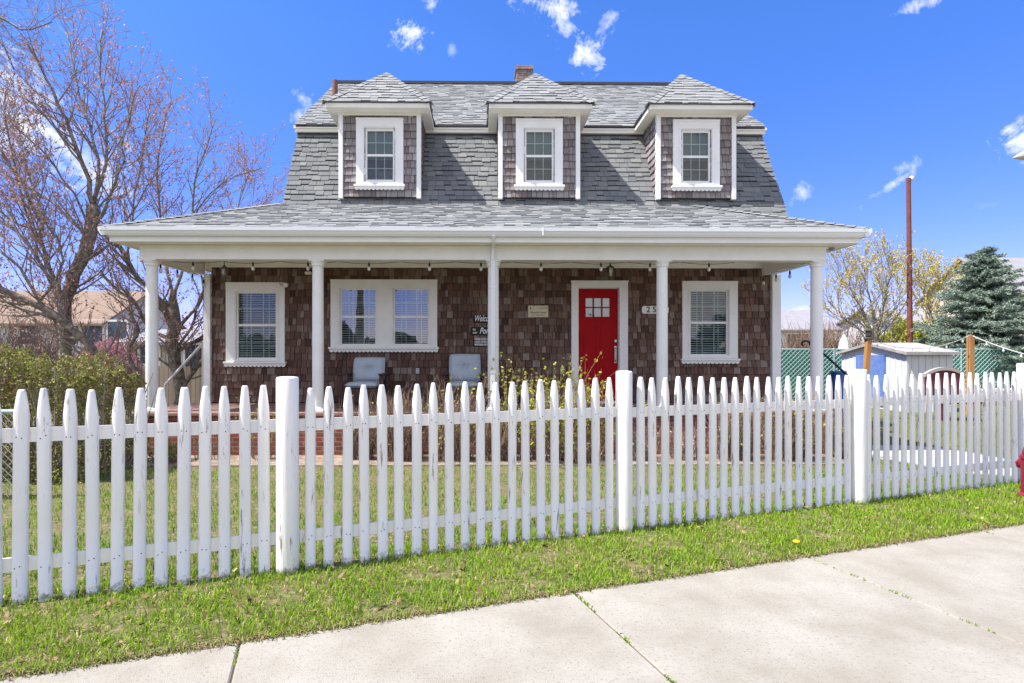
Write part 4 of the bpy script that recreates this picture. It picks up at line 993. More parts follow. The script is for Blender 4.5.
# blue spruce
def spruce(px, pbase, ptop, Y, R, label, seed):
    rnd = random.Random(seed); rng = np.random.default_rng(seed); b = atY(px, pbase, Y); b.z = G; top = atY(px, ptop, Y).z
    t = thing('blue_spruce', label, 'tree', b); mb = MB(); mb.tube([b, (b.x, b.y, top)], [.22, .02], 8); mb.build('trunk', bark, t)
    H = top - G; seg = []; mbb = MB(); cen = []; dirs = []
    z = .4
    while z < H-.1:
        f = z/H; rad = R*(1-f)**.85 + .08; nb = int(9+9*(1-f))
        for i in range(nb):
            az = 2*math.pi*(i+rnd.random()*.8)/nb; ln = rad*rnd.uniform(.5, 1.18); p0 = Vector((b.x, b.y, G+z+rnd.uniform(-.1, .1)))
            o = Vector((math.cos(az), math.sin(az), 0)); pts = []
            for k in range(8):
                u = k/7; pts.append(p0 + o*ln*u + Vector((0, 0, ln*(.10*u - .38*u*u + .30*u**3 + .25*(f-.3)*u))))
            mbb.tube(pts, [.03*(1-u/8) for u in range(8)], 4, caps=False)
            sd = Vector((-o.y, o.x, 0))
            for k in range(1, 8):
                for s_ in (-1, 1):
                    for q in range(2):
                        sl_ = ln*.36*(1-.55*k/7)*rnd.uniform(.6, 1.2)+.06; st = pts[k].lerp(pts[k-1], rnd.random()); dr = (o*rnd.uniform(.5, 1.1) + sd*s_*rnd.uniform(.5, 1.0) + Vector((0, 0, rnd.uniform(-.35, .12)))).normalized()
                        m = max(3, int(sl_/.05))
                        for w in range(m): cen.append(st + dr*sl_*w/m); dirs.append(dr)
                cen.append(pts[k]); dirs.append(o)
        z += .20 + .14*(1-f)
    mbb.build('branches', bark2, t)
    cen = np.array([tuple(c) for c in cen]); dirs = np.array([tuple(c) for c in dirs]); K = 5
    cen = np.repeat(cen, K, 0) + rng.normal(0, .018, (len(cen)*K, 3)); dirs = np.repeat(dirs, K, 0)
    d = dirs + rng.normal(0, .55, dirs.shape); d /= np.linalg.norm(d, axis=1)[:, None]
    w = np.cross(d, rng.normal(size=d.shape)); w /= np.linalg.norm(w, axis=1)[:, None]
    ln = rng.uniform(.08, .15, len(cen))[:, None]
    arr = np.stack([cen - w*.015, cen + w*.015, cen + d*ln], axis=1)
    polys_mesh('needles', arr, mat('blue_spruce_needles', (.16, .24, .21), .8, isl_cols=[(.10,.17,.13),(.28,.36,.29),(.18,.26,.20),(.46,.53,.43),(.06,.10,.07)], var=(.22, .29, .20), vscale=2.4), t)
    return t
spruce(984, 400, 246, 21.5, 3.3, 'large blue spruce with layered silvery branches at the right behind the green fence', 3)

# dense leafy masses
def leafy(name, label, cat, cen_fn, n, size, m, base, seed, stems=None, group=None, part='leaves', asp=.6):
    rng = np.random.default_rng(seed); t = thing(name, label, cat, base, group); polys_mesh(part, leaves(cen_fn(rng, n), size, rng, asp), m, t)
    if stems: stems(t, random.Random(seed))
    return t
def blob(c, r, lump=.18, shell=.55):
    c = np.array(c, float); r = np.array(r, float)
    def fn(rng, n):
        d = rng.normal(size=(n, 3)); d /= np.linalg.norm(d, axis=1)[:, None]; d[:, 2] = np.where(d[:, 2] < -.5, -d[:, 2], d[:, 2])
        k = np.sin(d[:, 0]*7+c[0])*np.sin(d[:, 1]*6+1.3)*np.sin(d[:, 2]*8+.4) + .5*np.sin(d[:, 0]*17)*np.sin(d[:, 2]*15+d[:, 1]*9)
        rad = (1 + lump*k)*(1 - rng.random(n)**2*shell); return c + d*r*rad[:, None]
    return fn
def stems_fn(c, r, h, n=14, rad=.015, m=None):
    def f(t, rnd):
        mb = MB()
        for i in range(n):
            az = rnd.uniform(0, 6.28); q = Vector((c[0]+rnd.gauss(0, r*.15), c[1]+rnd.gauss(0, r*.15), G)); e = Vector((c[0]+r*.8*math.cos(az)*rnd.random(), c[1]+r*.8*math.sin(az)*rnd.random(), G+h*rnd.uniform(.7, 1)))
            mb.tube([q, q.lerp(e, .5)+Vector((0, 0, .08)), e], [rad, rad*.7, rad*.4], 5, caps=False)
        mb.build('stems', m or bark2, t)
    return f
c = atY(908, 330, 27); leafy('evergreen_shrub', 'bright yellow green shrub right at the foot of the rusty pole', 'shrub', blob((c.x, 27, 1.0), (1.7, 1.2, 2.1)), 9000, .16, mat('lime_foliage', (.3,.34,.03), .7, isl_cols=[(.26,.30,.02),(.42,.42,.04),(.32,.36,.03),(.5,.45,.06)], trans=.3), (c.x, 27, G), 5, stems_fn((c.x, 27), 1.5, 2.4))
# pink weeping shrub
c = atY(108, 358, 17); pk = mat('pink_blossom', (.50, .22, .26), .7, isl_cols=[(.44,.16,.20),(.60,.33,.36),(.50,.22,.26),(.38,.15,.16)], trans=.3)
leafy('blossoming_shrub', 'rounded pink blossoming shrub beyond the hedge', 'shrub', blob((c.x, 17, .7), (1.05, .9, 1.25), .08), 14000, .06, pk, (c.x, 17, G), 6, stems_fn((c.x, 17), .9, 1.7, 20))
# hedge
def hedge_fn(rng, n):
    x0, x1, y0, y1, z1 = -8.6, -5.1, 6.9, 8.3, 1.50
    p = rng.random((n, 3)); face = rng.random(n); X = x0+(x1-x0)*p[:, 0]; Yy = y0+(y1-y0)*p[:, 1]; Zz = G+(z1-G)*p[:, 2]
    dep = rng.random(n)**2*.35
    f = face < .42; Yy = np.where(f, y0+dep, Yy); g_ = (face >= .42) & (face < .72); Zz = np.where(g_, z1-dep*.8, Zz); h = (face >= .72) & (face < .88); X = np.where(h, x1-dep, X)
    # round the top right end, lumpy surface
    ex = np.clip((X-(x1-1.1))/1.1, 0, 1); zt = z1 - .38*ex**2.2 + .08*np.sin(X*4.1+Yy*3)+.05*np.sin(X*11+1)+.05*np.sin(X*23+Yy*17)
    Zz = np.minimum(Zz, zt - dep*.2*rng.random(n)); Zz = np.where(g_, zt - dep*.6, Zz)
    fr = np.clip((Zz-(z1-.3))/.3, 0, 1); Yy = np.where(f, Yy + .16*fr**2 + .05*np.sin(X*6+Zz*5)+.03*np.sin(X*19+Zz*13), Yy)
    return np.stack([X, Yy, Zz], 1)
def hedge_stems(t, rnd):
    mb = MB()
    for i in range(260):
        x = rnd.uniform(-8.5, -5.05); y = rnd.uniform(7.0, 8.2); e = Vector((x+rnd.gauss(0, .2), y+rnd.gauss(0, .12), rnd.uniform(.7, 1.45))); q = Vector((x, y, G))
        mb.tube([q, q.lerp(e, .5)+Vector((rnd.gauss(0, .05), rnd.gauss(0, .05), 0)), e], [.012, .009, .004], 4, caps=False)
    mb.build('stems', bark2, t)
hg = mat('hedge_leaf', (.14, .17, .03), .65, isl_cols=[(.10,.13,.02),(.27,.33,.04),(.15,.19,.03),(.38,.40,.07),(.24,.15,.08),(.14,.16,.03),(.36,.27,.15),(.14,.09,.05)], trans=.2)
leafy('hedge', 'clipped green and brown leaved hedge behind the left end of the fence', 'hedge', hedge_fn, 40000, .036, hg, (-6.8, 7.6, G), 8, hedge_stems)
# bare twiggy brush beyond the green fence
tw = mat('dry_twig', (.26, .17, .12), .85, var=(.18, .11, .08), vscale=5)
def brush(px, Y, w, h, label, seed, n=160, m=None, leaf=None, ln=0, lsz=.05, group=None, base_z=None, thin=1.0, name='twiggy_bush', cat='bush', lean=.35, fork=2):
    rnd = random.Random(seed); c = atY(px, 380, Y); bz = gz(c.x, Y) if base_z is None else base_z
    t = thing(name, label, cat, (c.x, Y, bz), group); mb = MB(); cen = []
    for i in range(n):
        q = Vector((c.x+rnd.uniform(-w, w)*.55, Y+rnd.uniform(-w, w)*.3, bz)); d = Vector((rnd.gauss(0, lean), rnd.gauss(0, lean), 1)); l_ = h*rnd.uniform(.55, 1.1)
        pt = path(rnd, q, d, l_, 5, .08, .03); r = .006*thin*rnd.uniform(.7, 1.3); mb.tube(pt, [r, r*.9, r*.8, r*.65, r*.5, r*.3], 3, caps=False)
        tl = [pt]
        for k in range(fork):
            j = rnd.randint(1, 4); q2 = path(rnd, pt[j], rot_dir(pt[j+1 if j < 5 else 5]-pt[j], .5, rnd.uniform(0, 6.28)), l_*.35, 3, .1, .05); mb.tube(q2, [r*.6, r*.5, r*.4, r*.2], 3, caps=False); tl.append(q2)
        if ln:
            for _ in range(ln):
                pp = rnd.choice(tl); j = rnd.randint(max(0, len(pp)-4), len(pp)-2); a_ = pp[j].lerp(pp[j+1], rnd.random()); cen.append((a_.x+rnd.gauss(0, .015), a_.y+rnd.gauss(0, .015), a_.z+rnd.gauss(0, .015)))
    mb.build('stems', m or tw, t)
    if cen: polys_mesh('leaves', leaves(np.array(cen), lsz, np.random.default_rng(seed), .6), leaf, t)
    return t
brush(800, 27, 2.2, 2.9, 'reddish brown twiggy brush in front of the distant grey roofed house', 70, 420, thin=2.2, name='twiggy_bush')
brush(838, 26, 1.6, 3.3, 'tan twiggy brush behind the green fence left of the shed', 71, 350, thin=2.2, leaf=ylf, ln=1, lsz=.1)
brush(20, 16, 2.4, 2.8, 'brown leafless brush behind the hedge at the left edge', 72, 420, thin=2.0)

# shrubs in the bed in front of the porch
yg = mat('spring_leaf', (.38, .42, .05), .65, isl_cols=[(.40,.42,.04),(.28,.36,.04),(.52,.50,.08),(.34,.40,.05)], trans=.35)
gn = mat('green_leaf', (.12, .2, .05), .65, isl_cols=[(.08,.16,.03),(.2,.28,.06),(.14,.2,.05)], trans=.3)
brush(556, 8.35, .62, 1.58, 'tall budding shrub with yellow green leaves in front of the red door', 80, 56, leaf=yg, ln=24, lsz=.06, name='budding_shrub', cat='shrub', lean=.28, m=tw)
brush(524, 8.3, .5, 1.42, 'budding shrub with yellow green tips right of the middle porch column', 81, 50, leaf=yg, ln=20, lsz=.055, name='budding_shrub', cat='shrub', lean=.25)
brush(592, 8.35, .35, 1.36, 'narrow budding shrub beside the second fence post', 82, 34, leaf=yg, ln=20, lsz=.055, name='budding_shrub', cat='shrub', lean=.25)
brush(452, 8.3, .5, 1.15, 'dry stemmed shrub with few yellow green leaves below the right porch chair', 83, 150, leaf=yg, ln=3, lsz=.045, name='budding_shrub', cat='shrub', lean=.2)
brush(400, 8.35, .6, 1.0, 'clump of dry tan stalks between the two porch chairs', 84, 260, leaf=yg, ln=1, lsz=.035, name='dry_shrub', cat='shrub', lean=.14)
brush(360, 8.4, .35, .85, 'low clump of dry tan stalks below the left porch chair', 85, 120, leaf=yg, ln=1, lsz=.04, name='dry_shrub', cat='shrub', lean=.2)
brush(262, 8.4, .35, 1.0, 'small budding shrub left of the first fence post', 86, 26, leaf=yg, ln=6, lsz=.04, name='budding_shrub', cat='shrub', lean=.25)
brush(205, 8.4, .3, .8, 'small dry shrub in front of the left brick porch base', 87, 16, leaf=yg, ln=3, lsz=.04, name='dry_shrub', cat='shrub', lean=.25)
brush(125, 8.3, .5, .55, 'low leafy green plant by the right end of the hedge', 88, 40, leaf=gn, ln=12, lsz=.06, name='garden_plant', cat='plant', lean=.4)
brush(168, 8.2, .4, .4, 'low leafy green plant in front of the left porch column', 89, 34, leaf=gn, ln=12, lsz=.05, name='garden_plant', cat='plant', lean=.4)
brush(685, 8.35, .4, .6, 'low pale flowering shrub between the fourth column and the right window', 90, 60, leaf=mat('pale_flower', (.6,.52,.5), .7, isl_cols=[(.65,.58,.55),(.3,.2,.1),(.5,.4,.35)]), ln=5, lsz=.035, name='dry_shrub', cat='shrub', lean=.35)
brush(735, 8.3, .5, .98, 'dry brown shrub with yellow green tips below the right window', 91, 170, leaf=yg, ln=3, lsz=.04, name='budding_shrub', cat='shrub', lean=.25)
brush(790, 8.3, .55, 1.0, 'dry brown shrub with yellow green tips near the right corner of the porch', 92, 220, leaf=yg, ln=3, lsz=.04, name='budding_shrub', cat='shrub', lean=.25)
brush(845, 8.5, .4, .8, 'dense brown shrub just left of the third fence post', 93, 200, leaf=yg, ln=1, lsz=.04, name='dry_shrub', cat='shrub', lean=.3)

brush(498, 8.3, .4, .9, 'tangle of tan stems in front of the middle porch column', 94, 110, leaf=yg, ln=2, lsz=.04, name='dry_shrub', cat='shrub', lean=.22)
brush(640, 8.3, .35, .62, 'low brown stems just right of the second fence post', 95, 60, leaf=gn, ln=3, lsz=.05, name='dry_shrub', cat='shrub', lean=.35)
brush(575, 8.15, .6, .5, 'low brownish undergrowth below the red door', 96, 160, leaf=yg, ln=2, lsz=.04, name='dry_shrub', cat='shrub', lean=.35)
# ------------------------------------------------------------------ back yard, right
galv = mat('grey_white_shed_metal', (.62, .64, .68), .5, dirt=(.4,.38,.35), dscale=3, dthr=.66); bluep = mat('faded_blue_paint', (.10, .18, .46), .6, var=(.16, .25, .52), vscale=5, dirt=(.45,.48,.55), dscale=12, dthr=.64)
c = atY(907, 353, 15.3); X0 = c.x; Y0 = 15.3; Y1 = 18.1; X1 = atY(953, 353, 15.3).x; ze_ = c.z+.02; zr_ = ze_+.27
shed = thing('garden_shed', 'small pale grey metal shed with a faded blue door', 'shed', (X0, Y0, G))
mb = MB(); ym = (Y0+Y1)/2
mb.prism([(X0, Y0, G), (X0, Y1, G), (X0, Y1, ze_), (X0, ym, zr_-.04), (X0, Y0, ze_)], (X1-X0, 0, 0))
x = X0+.15
while x < X1: mb.box(x-.012, x+.012, Y0-.014, Y0+.001, G, ze_-.02); x += .2
y = Y0+.2
while y < Y1:
    if not 16.0 < y < 17.45: mb.box(X0-.014, X0+.001, y-.012, y+.012, G, ze_-.02)
    y += .22
mb.box(X0-.02, X0+.04, Y0-.02, Y0+.04, G, ze_); mb.build('shed_wall', galv, shed)
mb = MB()
for (ya, yb_) in ((Y0-.12, ym), (Y1+.12, ym)):
    za = ze_-.02; mb.prism([(X0-.12, ya, za), (X1+.1, ya, za), (X1+.1, yb_, zr_), (X0-.12, yb_, zr_)], (0, 0, .035))
    mb.prism([(X0-.13, ya, za-.05), (X0-.13, yb_, zr_-.05), (X0-.13, yb_, zr_+.03), (X0-.13, ya, za+.03)], (.02, 0, 0))
mb.box(X0-.12, X1+.1, Y0-.14, Y0-.121, ze_-.07, ze_+.01)
mb.build('shed_roof', mat('weathered_shed_roof', (.45, .43, .42), .7, var=(.32, .29, .27), vscale=4), shed)
mb = MB(); mb.box(X0-.035, X0-.015, 16.1, 17.35, G+.1, 1.5); mb.box(X0-.042, X0-.036, 16.71, 16.73, G+.1, 1.5)
for yy in (16.11, 17.30): mb.box(X0-.05, X0-.036, yy, yy+.04, G+.1, 1.5)
dd_ = mb.build('door', bluep, shed); mb = MB(); mb.box(X0-.08, X0-.04, 17.1, 17.14, .75, .9); mb.build('handle', black, dd_)
# green privacy chain-link fence
grn = mat('green_privacy_mesh', (.035, .19, .15), .7, var=(.06, .26, .20), vscale=1.5, dirt=(.30,.48,.44), dscale=2.2, dthr=.62, dwid=.12)
wire = mat('galvanised_wire', (.38, .50, .48), .5)
def linkfence(name, label, A, B, h, gap=.16, sheet=True, rposts=.03, step=2.4, wr=.006, wm=None):
    A = Vector(A); B = Vector(B); d = (B-A); Lh = d.length; d.normalize(); n = Vector((d.y, -d.x, 0)); t = thing(name, label, 'fence', A)
    if sheet:
        mb = MB(); mb.prism([A+Vector((0,0,.03)), B+Vector((0,0,.03)), B+Vector((0,0,h)), A+Vector((0,0,h))], -n*.01); mb.build('privacy_screen', grn, t)
    mb = MB(); x = -h
    while x < Lh:
        for s_ in (1, -1):
            a0 = x if s_ == 1 else x+h; z0, z1 = 0, h; u0_ = a0; u1_ = a0 + s_*h
            # clip to 0..Lh
            lo, hi = 0., 1.
            if u1_ != u0_:
                t0, t1 = (0-u0_)/(u1_-u0_), (Lh-u0_)/(u1_-u0_); t0, t1 = min(t0, t1), max(t0, t1); lo = max(lo, t0); hi = min(hi, t1)
            if hi-lo < .02: continue
            f = lambda q: A + d*(u0_+(u1_-u0_)*q) + n*.015 + Vector((0, 0, .03+(h-.03)*q)); mb.tube([f(lo), f(hi)], wr, 3, caps=False)
        x += gap
    mb.build('wire_mesh', wm or wire, t)
    mb = MB(); mb.tube([A+Vector((0,0,h)), B+Vector((0,0,h))], .022, 8); mb.build('top_rail', wire, t)
    s_ = 0
    while s_ <= Lh+.01:
        mb = MB(); q = A+d*s_; mb.tube([q, q+Vector((0,0,h+.05))], rposts, 8); mb.build('post', wire, t); s_ += step
    return t
a = atY(770, 350, 20); b = atY(1100, 350, 20)
linkfence('chain_link_fence', 'green screened chain link fence across the back yard', (a.x, 20, G), (b.x, 20, G), 1.5-(350-355)*20/540*1.0 - G + .03, .17, wr=.008)
linkfence('chain_link_fence', 'bare silver chain link fence by the hedge at the far left', (-7.6, 6.2, G), (-5.15, 6.2, G), 1.0, .09, False, .025, 1.2, .004, mat('silver_wire', (.6,.6,.6), .4, metal=.6))
# timber posts
wood = mat('orange_cedar_timber', (.50, .26, .095), .8, var=(.38, .18, .06), vscale=9, stretch=(1, 1, .15))
a = atG(862, 445, G); Yp = 13.5; q0 = atY(862.5, 425, Yp); q0.z = G; q1 = atY(868.5, 339, Yp)
t = thing('timber_post', 'leaning orange timber post topped by a dark lamp in front of the shed', 'post', q0); mb = MB(); mb.tube([q0, q1], .075, 4); mb.build('timber', wood, t)
mb = MB(); mb.lathe(q1, [(.10, -.01), (.10, .02), (.05, .05), (.07, .08), (.07, .2), (.10, .21), (.02, .28)], 8); mb.build('post_lamp', mat('dark_bronze', (.06,.06,.05), .5), t)
q0 = atY(970, 425, 14.5); q0.z = G; q2 = atY(970.5, 335, 14.5)
t = thing('timber_post', 'upright orange timber post in front of the spruce right of the shed', 'post', q0); mb = MB(); mb.tube([q0, q2], .085, 4); mb.build('timber', wood, t)
def sag(a, b, s_, n=12): return [Vector(a).lerp(Vector(b), i/n) - Vector((0, 0, s_*4*(i/n)*(1-i/n))) for i in range(n+1)]
A_ = q1; B_ = q2; e_ = atY(1040, 358, 13.0)
t = thing('string_lights', 'pale string of bulbs running from timber post to timber post across the shed', 'string lights', q1)
mb = MB(); l1 = sag(q1, q2, .30); l2 = sag(q2, e_, .05); mb.tube(l1, .008, 5); mb.tube(l2, .014, 5); mb.build('cord', mat('grey_cord', (.5,.5,.5), .6), t)
for q in l1[1:-1:2] + l2[3:-1:3]:
    mb = MB(); mb.lathe(q-Vector((0, 0, .1)), [(.008, .1), (.012, .06), (.026, .02), (.012, -.01)], 8); mb.build('bulb', mat('white_bulb', (.8,.8,.8), .3), t)
# rusty pole
q0 = atY(910.5, 420, 23); q0.z = G; q1 = atY(908.5, 178, 23)
t = thing('flag_pole', 'tall rust brown metal pole with a small white lamp on top behind the shed', 'pole', q0)
mb = MB(); mb.tube([q0, q1], [.11, .085], 10); mb.build('pole', rust, t)
mb = MB(); mb.lathe(q1 + Vector((.13, 0, -.02)), [(.04, -.1), (.10, -.05), (.11, .03), (.05, .1)], 10); mb.tube([q1, q1+Vector((.1, 0, 0))], .03, 6); mb.build('lamp', plast, t)
for f in (.62, .75): mb = MB(); q = q0.lerp(q1, f); mb.tube([q, q+Vector((.2, 0, .02))], .02, 5); mb.box(q.x+.16, q.x+.24, q.y-.04, q.y+.04, q.z-.03, q.z+.06); mb.build('bracket', plast, t)
# blue bin
q = atY(838, 371, 13.2); t = thing('blue_barrel', 'blue plastic barrel beside the porch steps near the third fence post', 'barrel', (q.x, 13.2, G))
mb = MB(); h = q.z-G; mb.lathe((q.x, 13.2, G), [(.15, 0), (.17, .05), (.18, h*.33), (.185, h*.34), (.17, h*.36), (.18, h*.66), (.165, h*.70), (.16, h-.06)], 16); mb.build('barrel_body', mat('blue_plastic', (.03,.12,.42), .4), t)
mb = MB(); mb.lathe((q.x, 13.2, G), [(.185, h-.06), (.185, h-.01), (.16, h)], 16); mb.build('lid', mat('blue_plastic', (.03,.12,.42), .4), t)
# closed white parasol
q = atY(844, 335, 22); t = thing('closed_parasol', 'closed white parasol behind the left end of the shed roof', 'parasol', (q.x, 22, G))
mb = MB(); mb.tube([(q.x, 22, G), (q.x, 22, q.z)], .03, 8); mb.build('parasol_pole', trim, t)
mb = MB(); mb.lathe((q.x, 22, q.z), [(.02, .02), (.10, -.12), (.17, -.35), (.22, -.7), (.26, -.95), (.12, -1.0)], 10); mb.build('canopy', mat('white_canvas', (.75,.75,.72), .8), t)
# maroon bench with rounded back
q = atY(955, 372, 13.4); mar = mat('maroon_slat_paint', (.14, .03, .045), .7); bx = q.x
t = thing('garden_bench', 'maroon garden bench with a rounded grey top seen between the pickets', 'bench', (bx, 13.4, G))
mb = MB(); w = .52
mb.box(bx-w, bx+w, 13.2, 13.7, .28, .34); mb.build('seat', mar, t)
mb = MB()
for k in range(9):
    x = bx-w+.08+k*(2*w-.16)/8; hgt = 1.12-.16*((x-bx)/w)**2; mb.box(x-.06, x+.06, 13.7, 13.73, .30, hgt)
mb.build('backrest', mar, t)
mb = MB(); arc = [(bx + w*u, 13.67, 1.02+.17*(1-u*u)) for u in np.linspace(-1, 1, 13)]; mb.prism([(a, b, c-.08) for a, b, c in arc] + [(a, b, c) for a, b, c in arc[::-1]], (0, .10, 0)); mb.build('top_rail', mat('beige_grey_wood', (.40,.36,.34), .8), t)
for sx in (-1, 1):
    for yy in (13.23, 13.65): mb = MB(); mb.box(bx+sx*(w-.06)-.03, bx+sx*(w-.06)+.03, yy, yy+.05, G, .279); mb.build('leg', mar, t)
# low white edging along the far lawn
a = atG(935, 406, G); b = atG(1080, 404, G); mb = MB(); n_ = 22
for k in range(n_):
    f0, f1 = k/n_, (k+.93)/n_; p0 = a.lerp(b, f0); p1 = a.lerp(b, f1)
    mb.box(p0.x, p1.x, p0.y, p0.y+.25, G, G+.52+.03*math.sin(k*2.3), bev=.02)
tag(mb.build('stone_edging', mat('white_edging_stone', (.62,.58,.55), .9, var=(.5,.38,.3), vscale=2)), 'row of whitish edging stones along the far side of the lawn', 'edging')
mb = MB(); mb.add([atG(890, 404, G+.008), atG(1200, 403, G+.008), atG(1200, 392, G+.008), atG(800, 392, G+.008)], [(0,1,2,3)]); tag(mb.build('gravel_yard', mat('pale_gravel', (.5,.46,.42), .95, var=(.38,.34,.3), vscale=12)), kind='structure')

# ------------------------------------------------------------------ neighbouring houses
def simple_house(name, label, x0, x1, y0, y1, zw, zr, wallm, roofm, ridge='x', wins=(), over=.4, zb=G):
    t = thing(name, label, 'house', ((x0+x1)/2, y0, zb)); mb = MB(); mb.box(x0, x1, y0, y1, zb, zw)
    if ridge == 'x':
        ym = (y0+y1)/2
        mb.prism([(x0, y0, zw), (x0, y1, zw), (x0, ym, zr-.1)], (x1-x0, 0, 0)); z = zb+.3
    else:
        xm = (x0+x1)/2; mb.prism([(x0, y0, zw), (x1, y0, zw), (xm, y0, zr-.1)], (0, y1-y0, 0))
    z = zb + .2
    while z < zw: mb.box(x0-.01, x1+.01, y0-.012, y0-.002, z, z+.17); z += .2
    mb.build('wall', wallm, t)
    mb = MB(); sl_ = (zr-zw)/(((y1-y0) if ridge == 'x' else (x1-x0))/2); d = .12; zo = zw-over*sl_
    if ridge == 'x':
        for ya in (y0-over, y1+over): mb.prism([(x0-over, ya, zo), (x1+over, ya, zo), (x1+over, ym, zr), (x0-over, ym, zr)], (0, 0, d))
    else:
        for xa in (x0-over, x1+over): mb.prism([(xa, y0-over, zo), (xa, y1+over, zo), (xm, y1+over, zr), (xm, y0-over, zr)], (0, 0, d))
    mb.build('roof', roofm, t)
    for (wx, wz, ww, wh) in wins:
        mb = MB(); mb.box(wx-ww/2-.1, wx+ww/2+.1, y0-.06, y0-.013, wz-wh/2-.1, wz+wh/2+.1); o = mb.build('window', trim, t)
        mb = MB(); mb.box(wx-ww/2, wx+ww/2, y0-.07, y0-.061, wz-wh/2, wz+wh/2); mb.build('pane', mat('far_window_pane', (.06,.09,.13), .15), o)
    return t
wsid = mat('white_siding', (.66, .68, .70), .7); gsid = mat('beige_siding', (.55, .50, .42), .7)
groof = mat('grey_far_roof', (.30, .29, .31), .9, var=(.25, .24, .26), vscale=3); oroof = mat('orange_tan_far_roof', (.27, .19, .14), .9, var=(.21, .15, .11), vscale=2)
# right, between the porch columns
ya = 40; p0 = atY(740, 345, ya); p1 = atY(815, 330, ya); zw = atY(800, 329, ya).z; zr = atY(790, 311, 43).z
simple_house('neighbour_house', 'distant white house with a grey hipped roof seen between the right porch columns', p0.x, p1.x+1.5, ya, ya+7, zw, zr, wsid, groof, 'x', [(atY(793, 338, ya).x, 2.4, .9, 1.3), (atY(806, 338, ya).x, 2.4, .8, 1.3)])
ya = 42; x0 = atY(1014, 300, ya).x; simple_house('neighbour_house', 'distant house whose greyish roof rises behind the spruce at the right edge', x0, x0+12, ya, ya+9, atY(1015, 292, ya).z, atY(1015, 258, 46).z, gsid, groof, 'x')
ya = 38; x0 = atY(893, 330, ya).x; simple_house('neighbour_house', 'distant small white house glimpsed between the yellow tree and the rusty pole', x0, x0+2.2, ya, ya+6, atY(900, 322, ya).z, atY(900, 312, 41).z, wsid, groof, 'x', [(x0+.75, 2.9, .5, .8)])
# left
ya = 27; x0 = atY(-60, 330, ya).x; x1 = atY(100, 330, ya).x
simple_house('neighbour_house', 'long white house with an orange tan roof behind the bare trees', x0, x1, ya, ya+7, atY(60, 322, ya).z, atY(60, 293, ya+3.5).z, wsid, oroof, 'x', [(atY(94, 330, ya).x, 2.6, .9, 1.1), (atY(70, 330, ya).x, 2.6, .9, 1.1), (atY(30, 330, ya).x, 2.6, .9, 1.1), (atY(118, 330, ya).x, 2.6, .9, 1.1)])
ya = 22; x0 = atY(128, 360, ya).x; x1 = atY(225, 360, ya).x
simple_house('neighbour_house', 'low pale grey outbuilding behind the gnarled tree and the left porch column', x0, x1, ya, ya+5, atY(160, 343, ya).z, atY(160, 332, ya+2.5).z, gsid, groof, 'x', [(atY(150, 352, ya).x, 1.6, .7, .9), (atY(196, 357, ya).x, 1.4, .8, 1.0)])
# stockade fence behind the gnarled tree
t = thing('wooden_fence', 'grey brown stockade fence of vertical boards behind the left side of the porch', 'fence', (atY(60, 380, 17).x, 17, G)); xa = atY(60, 380, 17).x; xb = atY(240, 380, 17).x; zt_ = atY(190, 366, 17).z
sm = mat('grey_brown_boards', (.24, .19, .15), .85, isl_cols=[(.20,.155,.12),(.30,.25,.20),(.24,.19,.15)]); mb = MB(); x = xa; rnd = random.Random(4)
while x < xb: h_ = zt_+rnd.uniform(-.02, .02); mb.prism([(x, 17, G), (x+.13, 17, G), (x+.13, 17, h_-.05), (x+.065, 17, h_), (x, 17, h_-.05)], (0, .02, 0)); x += .14
mb.build('board_panel', sm, t)
for z in (.2, zt_-.3): mb = MB(); mb.box(xa, xb, 17.021, 17.06, z, z+.08); mb.build('rail', sm, t)

# unseen leafy strip behind the camera, added to darken the window reflections
rng = np.random.default_rng(77); n = 9000; x = rng.uniform(-110, 110, n); top_ = 4.6+1.8*np.sin(x*.21)+1.2*np.sin(x*.53+1)
arr = leaves(np.stack([x, -58+rng.normal(0, 2, n), rng.random(n)**.8*top_], 1), 1.6, rng, .8)
tag(polys_mesh('added_reflection_woods', arr, mat('added_reflection_leaf', (.06,.07,.04), .9, isl_cols=[(.05,.06,.03),(.10,.09,.06),(.07,.08,.04)])), kind='stuff')
# ------------------------------------------------------------------ right edge
q = atG(1037, 498); R_ = .135
t = thing('fire_hydrant', 'dark red fire hydrant at the right edge in front of the fence', 'hydrant', (q.x, q.y, 0)); hm = mat('dark_red_enamel', (.23, .015, .035), .4)
mb = MB(); mb.lathe((q.x, q.y, 0), [(.15, 0), (.15, .03), (.125, .05), (.125, .40), (.135, .41), (.13, .44), (.10, .45)], 18); mb.build('barrel', hm, t)
mb = MB(); mb.lathe((q.x, q.y, 0), [(.115, .451), (.115, .48), (.09, .55), (.05, .595), (.02, .60), (.02, .64), (.01, .645)], 18); mb.build('bonnet', hm, t)
for s_ in (-1, 1): mb = MB(); mb.tube([(q.x, q.y, .33), (q.x, q.y+s_*.15, .33)], [.05, .05], 10); mb.tube([(q.x, q.y+s_*.15, .33), (q.x, q.y+s_*.175, .33)], .06, 6); mb.build('nozzle', hm, t)
